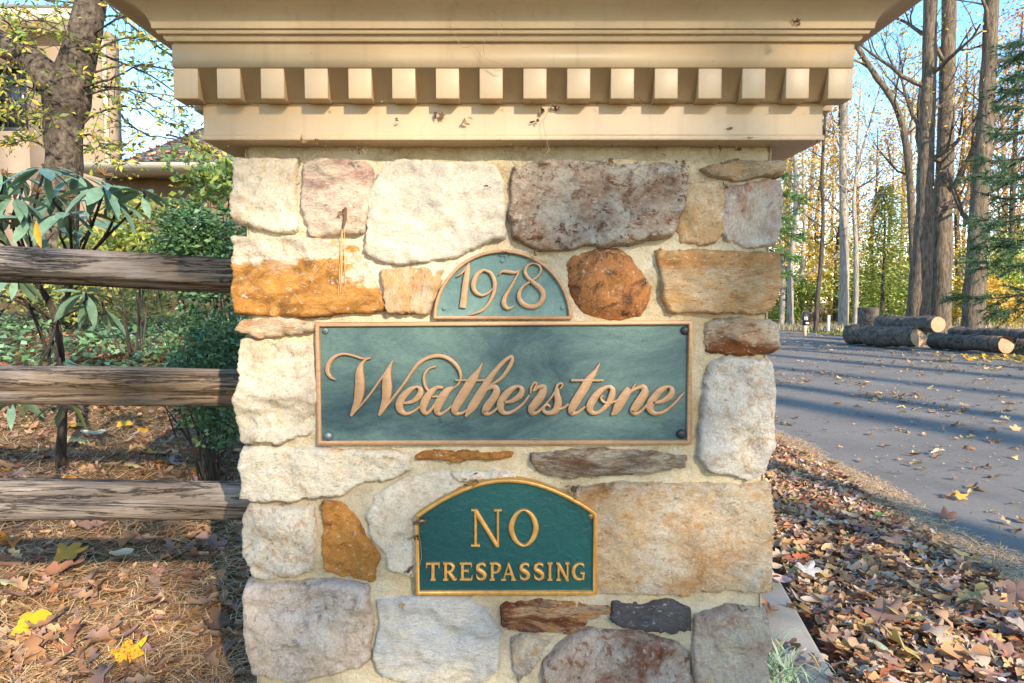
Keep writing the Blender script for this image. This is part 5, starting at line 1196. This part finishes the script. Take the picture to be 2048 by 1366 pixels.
# leaf drift on the road edge
n = 17000; y = .9+rng.uniform(0, 1, n)**1.15*8.6; e = kerbx(y)+.05; t = rng.beta(1.0, 1.45, n)*.92; wd = np.interp(y, [1, 2.6, 3.4, 5.5, 9], [1.25, 1.02, 1.0, .95, .8]); x = e+t*wd
hgt = ROADZ+.012+.085*np.clip(1-t*1.3, 0, 1)*rng.uniform(.2, 1, n)+rng.uniform(0, .018, n)
litter('leaf_drift', x, y, hgt, .068, MIXL, 'thick drift of brown fallen leaves along the kerb', tilt=.27)
n = 42000; y = rng.uniform(.9, 9, n); wd = np.interp(y, [1, 2.6, 3.4, 5.5, 9], [1.28, 1.06, 1.04, .98, .85]); x = kerbx(y)+wd*(.55+.58*rng.beta(2.6, 2.0, n))+.03*np.sin(y*5)
needles('needle_drift', x, y, np.full(n, ROADZ+.003), .06, [(.58,.36,.18),(.66,.45,.25),(.50,.29,.13)], 'tan band of pine needles edging the leaf drift on the asphalt', .0014, .006)
# leaves on kerb and strip by the pillar
n = 300; y = rng.uniform(1.2, 4.5, n); x = kerbx(y)-rng.uniform(.0, .42, n); litter('kerb_leaves', x, y, np.full(n, .022), .075, MIXL, 'fallen leaves scattered over the kerb and strip beside the pillar')
# scattered over the road
n = 6500; y = rng.uniform(2.2, 19, n); x = rng.uniform(1.6, 10.4, n); k = rng.uniform(0, 1, n) < .07+.9*(fbm(np.stack([x*.9, y*.6, 0*x], 1), 3) > -.1)*np.exp(-((y-8.5-.25*(x-3))/2.2)**2); x, y = x[k], y[k]
x2 = rng.uniform(1.8, 10, 170); y2 = rng.uniform(2.2, 8, 170); x = np.r_[x, x2, rng.uniform(6, 10.5, 700)]; y = np.r_[y, y2, rng.uniform(8, 26, 700)]
litter('road_leaves', x, y, np.full(len(x), ROADZ+.012), .09, [(.34,.19,.10),(.42,.26,.14),(.26,.13,.07),(.48,.34,.16)], 'dry leaves scattered across the asphalt road', tilt=.25)
n = 7000; y = 1.5+rng.uniform(0, 1, n)**1.6*16; x = rng.uniform(1.5, 10.3, n); mb = MB(); scatter(mb, LEAF4[0]*np.array([1,1.6,1]), LEAF4[1], rotmats(n, tilt=.2), np.stack([x, y, np.full(n, ROADZ+.006)], 1), .016*rng.uniform(.4, 1.6, n), palette([(.40,.28,.18),(.28,.17,.10),(.52,.42,.30)], n)); tag(link('leaf_crumbs', mb.mesh('leaf_crumbs'), M['dry']), 'crumbled bits of leaf strewn over the asphalt', 'leaf crumbs', kind='stuff')
n = 1500; x = rng.uniform(10.4, 12.6, n); y = rng.uniform(11, 30, n); litter('verge_leaves', x, y, gz(x, y)+.03, .11, [(.34,.17,.08),(.30,.13,.06),(.44,.26,.10)], 'brown leaves along the far road edge by the logs')
x = rng.normal(9.6, .5, 110); y = rng.normal(13.2, .5, 110); litter('yellow_leaf_patch', x, y, np.full(110, ROADZ+.02), .14, [(.62,.36,.05),(.66,.46,.12)], 'small patch of yellow leaves on the far side of the road', shapes=(2, 4), mat='leaf')
n = 230; t_ = rng.uniform(0, .75, n)**1.3; x = xa+.05+abs(rng.normal(0, .8, n)); y = WY+4*t_; litter('roof_leaves', x, y, z_e+.12+rise*t_, .12, [(.40,.20,.09),(.48,.28,.13),(.34,.16,.07)], 'brown leaves caught on the shingled wing roof')
# ground cover
n = 5200; x = rng.uniform(-4.8, -1.35, n); y = rng.uniform(3.9, 5.7, n); k = fbm(np.stack([x*1.6, y*1.6, 0*x], 1), 2) > -.35; x, y = x[k], y[k]; n = len(x)
mb = MB(); scatter(mb, LEAF4[0]*np.array([1, 1.2, 1]), LEAF4[1], rotmats(n, tilt=.45), np.stack([x, y, groundz(x, y)+rng.uniform(.03, .13, n)], 1), .062*rng.uniform(.6, 1.2, n), palette([(.17,.30,.12),(.24,.38,.18),(.30,.42,.24),(.12,.20,.08)], n))
tag(link('ground_cover', mb.mesh('ground_cover'), M['leaf']), 'green leafy ground cover on the bank behind the rails', 'ground cover', kind='stuff')

# ---- single leaves that stand out
def one_leaf(shape, loc, size, rot, colr, label, group=None, tilt=(0, 0), mat=None):
    mb = MB(); V, F = SH[shape]; mb.add(V, F, np.array(colr)); o = link('fallen_leaf', mb.mesh('fallen_leaf', True), mat or M['dry'], None, Vector(loc)); o.scale = (size,)*3; o.rotation_euler = (tilt[0], tilt[1], rot)
    return tag(o, label, 'leaf', group)
def on_bank(px, py):
    best = None
    for Y in np.linspace(1.2, 6, 500):
        p = P(px, py, Y)
        if p[2] <= groundz(np.array([p[0]]), np.array([Y]))[0]+.03: return p+np.array([0, 0, .012])
    return P(px, py, 3)
t = MT('blotched_maple', .6, .3); n_ = t.noise(5, 3, .6, t.co((3,3,3))); c_ = t.mix(t.ramp(n_, .54, .60), (.80,.46,.03), (.55,.06,.02)); t.color(c_); t.translucent(c_, .25)
one_leaf(2, on_bank(250, 1318), .11, .9, (1,1,1), 'yellow maple leaf with red blotches on the pine straw', None, (.25,-.2), t.m)
one_leaf(4, on_bank(55, 1250), .14, .3, (.78,.50,.03), 'large bright yellow leaf lying in the sunlit patch of straw', None, (.3,.1), M['leaf'])
one_leaf(2, on_bank(130, 1112), .13, .4, (.66,.36,.05), 'golden maple leaf lying just below the bottom rail', None, (.35,.1), M['leaf'])
one_leaf(1, on_bank(20, 1085), .15, 2.5, (.62,.25,.04), 'orange curled leaf beneath the bottom rail', None, (.4,.1), M['leaf'])
one_leaf(3, on_bank(240, 1118), .10, 1.2, (.62,.54,.36), 'pale cream oval leaf on the straw below the bottom rail', None, (.4,.2))
one_leaf(0, on_bank(430, 1262), .17, 1.9, (.20,.11,.06), 'large brown oak leaf on the straw beside the pillar foot', None, (.3,.1))
one_leaf(0, on_bank(125, 1145), .15, .2, (.30,.13,.07), 'reddish brown oak leaf under the golden maple leaf', None, (.3,-.2))
one_leaf(3, on_bank(190, 875), .12, .1, (.58,.52,.34), 'pale wide leaf lying between middle and bottom rail', None, (.25,0))
one_leaf(0, on_bank(345, 932), .13, 2.0, (.44,.36,.33), 'grey lobed oak leaf lying just above the bottom rail', None, (.5,.1))
one_leaf(4, on_bank(15, 1168), .10, 2.0, (.50,.47,.26), 'pale olive rounded leaf on the straw', None, (.3,.1))
one_leaf(0, G(1920, 1310, ROADZ+.08), .17, .1, (.42,.22,.10), 'large tan oak leaf on top of the leaf drift', None, (.2,.1))
one_leaf(4, G(1760, 1286, ROADZ+.09), .085, .7, (.34,.42,.30), 'pale green leaf among brown leaves of the drift', None, (.3,.1))
one_leaf(2, G(1916, 990, ROADZ+.03), .10, .2, (.66,.34,.06), 'orange maple leaf alone on the bare asphalt', None, (.5,.2), M['leaf'])
one_leaf(3, G(1755, 1032, ROADZ+.06), .08, .6, (.16,.30,.05), 'fresh green leaf on the leaf drift', None, (.3,.1), M['leaf'])
one_leaf(2, G(1612, 1140, ROADZ+.11), .11, .8, (.52,.46,.40), 'pale silvery leaf lying on the drift by the kerb', None, (.2,0))
rr = np.random.default_rng(77)
WORDS = {'oak leaves on the straw': ['brown', 'tan', 'dark brown', 'pale tan', 'russet', 'dull brown'], 'yellow leaves on the straw': ['yellow', 'orange', 'straw coloured'], 'leaves on top of the drift': ['brown', 'pale tan', 'dull brown', 'golden'], 'lone leaves on the asphalt': ['tan', 'rust red', 'pale']}
for grp, lab, n, fn, pal, shp, sz in (('oak leaves on the straw', 'leaf lying on the pine straw', 34, lambda: on_bank(rr.uniform(0, 480), rr.uniform(1050, 1366)), BRN, (0, 1), .10),
                            ('yellow leaves on the straw', 'leaf lying on the straw behind the bottom rail', 16, lambda: on_bank(rr.uniform(0, 470), rr.uniform(815, 960)), [(.62,.38,.05),(.66,.30,.04),(.55,.42,.16)], (2, 3, 4), .085),
                            ('leaves on top of the drift', 'leaf on top of the kerbside drift', 40, lambda: G(rr.uniform(1570, 2040), rr.uniform(1060, 1366), ROADZ+.085), [(.40,.25,.15),(.46,.34,.24),(.34,.20,.14),(.50,.36,.12)], (0, 1, 2), .125),
                            ('lone leaves on the asphalt', 'leaf lying alone on bare asphalt', 22, lambda: G(rr.uniform(1700, 2045), rr.uniform(830, 1120), ROADZ+.02), [(.46,.30,.16),(.50,.20,.06),(.56,.44,.30)], (0, 2, 3), .085)):
    for i in range(n):
        p = fn()
        if grp.startswith('leaves on') and p[0] > kerbx(p[1])+.95: continue
        if grp.startswith('lone') and p[0] < kerbx(p[1])+1.15: continue
        si = rr.choice(shp); ci = rr.integers(len(pal)); zs = rr.uniform(.7, 1.3)
        one_leaf(si, p, sz*zs, rr.uniform(0, 6.28), np.array(pal[ci])*rr.uniform(.85, 1.15), ' '.join([('small' if zs < 1 else 'large'), WORDS[grp][ci], ['flat lobed oak', 'curled lobed oak', 'flat pointed maple', 'oval', 'drooping maple'][si], lab]), grp, (rr.normal(0, .3), rr.normal(0, .3)))

# ---- variegated grass clump by the pillar
lb = G(1520, 1400, 0.0); lb[2] = 0
lil = thing('variegated_grass', lb, 'clump of white striped green grass at the foot of the pillar by the kerb', 'plant')
mb = MB(); rr = np.random.default_rng(8)
for i in range(110):
    az = rr.uniform(0, 6.28); L = rr.uniform(.13, .23); d = np.array([math.cos(az), math.sin(az), 0]); b0 = lb+rr.normal(0, .05, 3)*[1, 1, 0]; s = np.array([-d[1], d[0], 0])*.0032
    tt = np.linspace(0, 1, 7); z = .62*L*np.sin(tt*2.1); pts = b0+d*(tt*L*.8)[:, None]+np.stack([0*z, 0*z, z], 1); w = (1-tt**2*.95)[:, None]
    V = np.stack([pts-s*w, pts-s*w*.3, pts+s*w*.3, pts+s*w], 1).reshape(-1, 3); F = []
    for k in range(6):
        for j in range(3): a = k*4+j; F.append([a, a+1, a+5, a+4])
    cw = np.array([.72,.72,.60]); cg = np.array([.20,.34,.12]); mb.add(V, np.array(F), np.tile(np.array([cw, cg, cg, cw]), (7, 1))*rr.uniform(.7, 1.1))
link('blades', mb.mesh('blades'), M['grass'], lil)

# ---- debris and cobweb bits caught on the pillar
rr = np.random.default_rng(31); mb = MB()
def bit(px, py, Y, s, c):
    p = P(px, py, Y); V, F = SH[rr.choice([1, 3, 4])]; m = rotmats(1, tilt=1.2)[0]; mb.add((V*s)@m.T+p, F, np.array(c))
DB = [(.16,.085,.04),(.26,.15,.07),(.10,.06,.035),(.36,.22,.10)]
for px, py, n, sp, Y in ((718,297,5,10,YF-.003),(1098,298,6,12,YF+.01),(1085,222,3,8,YF-.004),(1110,215,6,6,YF-.004),(1072,242,3,8,YF-.006),(880,225,3,12,YF-.006),(795,240,2,5,YF-.006),(930,240,3,8,YF-.006),(1590,45,6,8,YF-.07),(838,1042,12,12,1.078),(830,1075,7,8,1.082),(818,1140,9,12,1.09),(1150,975,12,18,1.085),(940,962,8,16,1.08),(975,372,3,6,1.084),(687,425,4,6,1.084),(1448,330,7,8,1.10),(1452,372,6,6,1.095),(1100,340,5,10,1.095),(1365,325,6,10,1.10),(1480,1215,6,14,1.09),(806,1212,3,6,1.086),(1075,505,4,9,1.083),(1010,506,2,5,1.088),(560,1005,3,8,1.095),(1015,290,3,40,YF),(1450,290,6,60,YF),(600,295,6,60,YF),(1300,320,10,120,1.10),(700,322,8,150,1.105)):
    for i in range(n): bit(px+rr.normal(0, sp*.6), py+rr.normal(0, sp*.35), Y-rr.uniform(0, .004), rr.uniform(.006, .013), DB[rr.integers(4)])
for i in range(70): # specks along ledges
    bit(rr.uniform(420, 1640), rr.choice([196, 204, 286, 292])+rr.normal(0, 2), YF-.004 if i % 2 else YF-.02, rr.uniform(.002, .005), DB[rr.integers(4)])
def thread(a, b, Y, r=.0004, sag=.01, c=(.42,.28,.16)):
    A_, B_ = P(*a, Y), P(*b, Y-.004); m = (A_+B_)/2+rr.normal(0, sag, 3)*[1, .1, 1]; pts = catmull(np.array([A_, m, B_]), False, 6); tube(mb, pts, r, 3, c, cap=False)
for a, b, Y in (((970,75),(1005,130),YF-.045),((985,20),(995,75),YF-.06),((900,50),(945,90),YF-.05),((945,90),(1003,140),YF-.036),((1095,225),(1098,300),YF-.01),((1450,300),(1453,380),1.096),((1440,300),(1420,330),1.10),((1110,290),(1108,350),1.094),((1090,880),(1078,905),1.086),((835,1045),(828,1150),1.084),((1010,290),(1060,330),1.095),((1300,300),(1230,325),1.098),((705,480),(620,560),1.083)): thread(a, b, Y)
tag(link('caught_debris', mb.mesh('caught_debris'), M['dry']), 'crumbs of dead leaf and web thread caught on the pillar stones', 'debris', kind='stuff')
# pine needle bundle hanging on the orange stone
nb = thing('pine_needle_bundle', P(690, 470, 1.082), 'hanging bundle of orange dry pine needles on the orange streaked stone', 'pine needles')
for (x0, y0, x1, y1, w) in ((685,455,681,585,3.2),(689,460,690,575,2.6),(683,455,677,590,2.0)):
    mb = MB(); a, b = P(x0, y0, 1.083), P(x1, y1, 1.0825); tube(mb, catmull(np.array([a, (a+b)/2+[.001, -.003, 0], b]), False, 6), np.interp(np.linspace(0, 1, 13), [0,.2,.7,1], [.0008,.0012,.0016,.0004])*w/5.0, 5); link('needle', mb.mesh('needle', True), flat('dry_needle', (.55,.30,.12), .6), nb)
mb = MB(); tube(mb, [P(692,415,1.083), P(689,440,1.082), P(685,458,1.082)], [.002, .0035, .0015], 6, bump=.3, bs=200); link('sheath', mb.mesh('sheath', True), flat('needle_sheath', (.12,.06,.03), .8), nb)

# ================================================================== TREES BEHIND THE CAMERA (their shade falls on the scene)
SUNP = [(930,235,180,45),(870,415,150,110),(650,540,110,70),(540,380,60,40),(890,1275,60,50),(1000,690,200,35),(580,930,60,40),(1230,400,60,60)]
GP = [(85,1262,100,45,.0),(1600,1035,80,40,-.05)]
def keep_lit(loc):
    """leaves leave gaps on these lines of sight to the sun"""
    ok = np.ones(len(loc), bool)
    t = (loc[:, 1]-1.1)/TOSUN[1]; q = loc-TOSUN*t[:, None]; q0 = q
    for px, py, rx, ry in SUNP:
        c = P(px, py, 1.1); s = 1.1/FPX; ok &= ((q[:, 0]-c[0])/(rx*s+.06))**2+((q[:, 2]-c[2])/(ry*s+.06))**2 > 1
    for px, py, rx, ry, z0 in GP:
        c = G(px, py, z0); t = (loc[:, 2]-z0)/TOSUN[2]; q = loc-TOSUN*t[:, None]; s = c[1]/FPX; ok &= ((q[:, 0]-c[0])/(rx*s+.2))**2+((q[:, 1]-c[1])/(ry*s*2.2+.2))**2 > 1
    onp = (np.abs(q0[:, 0]) < .52) & (q0[:, 2] > .2) & (q0[:, 2] < 1.7)
    pr = np.where(onp, np.where(q0[:, 2] < 1.02, .45, .75), .10)
    return ok & (np.random.default_rng(3).uniform(0, 1, len(loc)) < pr)
perp = np.array([-math.cos(SUN_AZ), math.sin(SUN_AZ)]); hs2 = TOSUN[:2]/np.linalg.norm(TOSUN[:2])
def behind(tt, u): return perp*tt+hs2*u
for k, (tt, u, h, cz, n, lab) in enumerate(((-2.2, 15, 11, 6.5, 2800, 'broad oak with brown leaves standing behind the viewpoint'), (1.6, 18, 13, 8.0, 2800, 'tall oak with brown leaves beside the road behind the viewpoint'), (-.6, 24, 17, 12.5, 2800, 'highest oak with bronze leaves far behind the viewpoint'))):
    x, y = behind(tt+(-2.6 if k != 1 else 1.9), u); gb = gzs(x, y); root = thing('oak_tree', (x, y, gb), lab, 'tree')
    mb = MB(); tube(mb, catmull(np.array([(x,y,gb-.2),(x+.1,y,h*.35),(x-.1,y+.1,h*.7),(x,y,h)]), False, 6), np.linspace(.32, .06, 19), 12, bump=.1); 
    cx_, cy_ = behind(tt, u); rr = np.random.default_rng(90+k)
    loc = cloud(n, (cx_, cy_, cz), (3.4, 3.4, 4.2), 95+k, .2, 16); loc = loc[keep_lit(loc)]; nn = len(loc)
    for i in range(26):
        e = loc[rr.integers(nn)]; s = np.array([x, y, min(h*.9, max(2.0, e[2]-1.2))]); tube(mb, catmull(np.array([s, (s+e)/2+[0, 0, .2], e]), False, 5), np.linspace(.07, .012, 11), 5, cap=False)
    link('trunk', mb.mesh('trunk', True), M['bark_dark'], root)
    mb = MB(); scatter(mb, LEAF4[0]*np.array([1, 1.5, 1]), LEAF4[1], rotmats(nn, tilt=.9), loc, .26*rr.uniform(.7, 1.2, nn), palette(BRN, nn)); link('foliage', mb.mesh('foliage'), M['leaf'], root)
pt = None; rr = np.random.default_rng(14); tts = 4.2+np.cumsum(rr.uniform(.75, 2.1, 17))
for k, tt in enumerate(tts):
    u = rr.uniform(24, 42); x, y = behind(tt, u)
    if pt is None:
        pt = make_tree('poplar_tree', (0,0,0), [(0,0,-.3),(.1,0,8),(-.1,.1,17),(0,0,26),(0,0,33)], [.36,.28,.24,.16,.05], 'tall straight poplar across the road behind the viewpoint', 'poplars behind the viewpoint', M['bark_grey'], YEL, 33, branches=12, blen=3.5, b_from=.72, levels=2, leaf=.2, per=1, k=10); o = pt
    else: o = copy_tree(pt, (0,0,0), 0, 1)
    s = rr.uniform(.75, 1.2); o.location = (x, y, gzs(x, y)); o.rotation_euler = (0, 0, k*1.1); o.scale = (s, s, s)
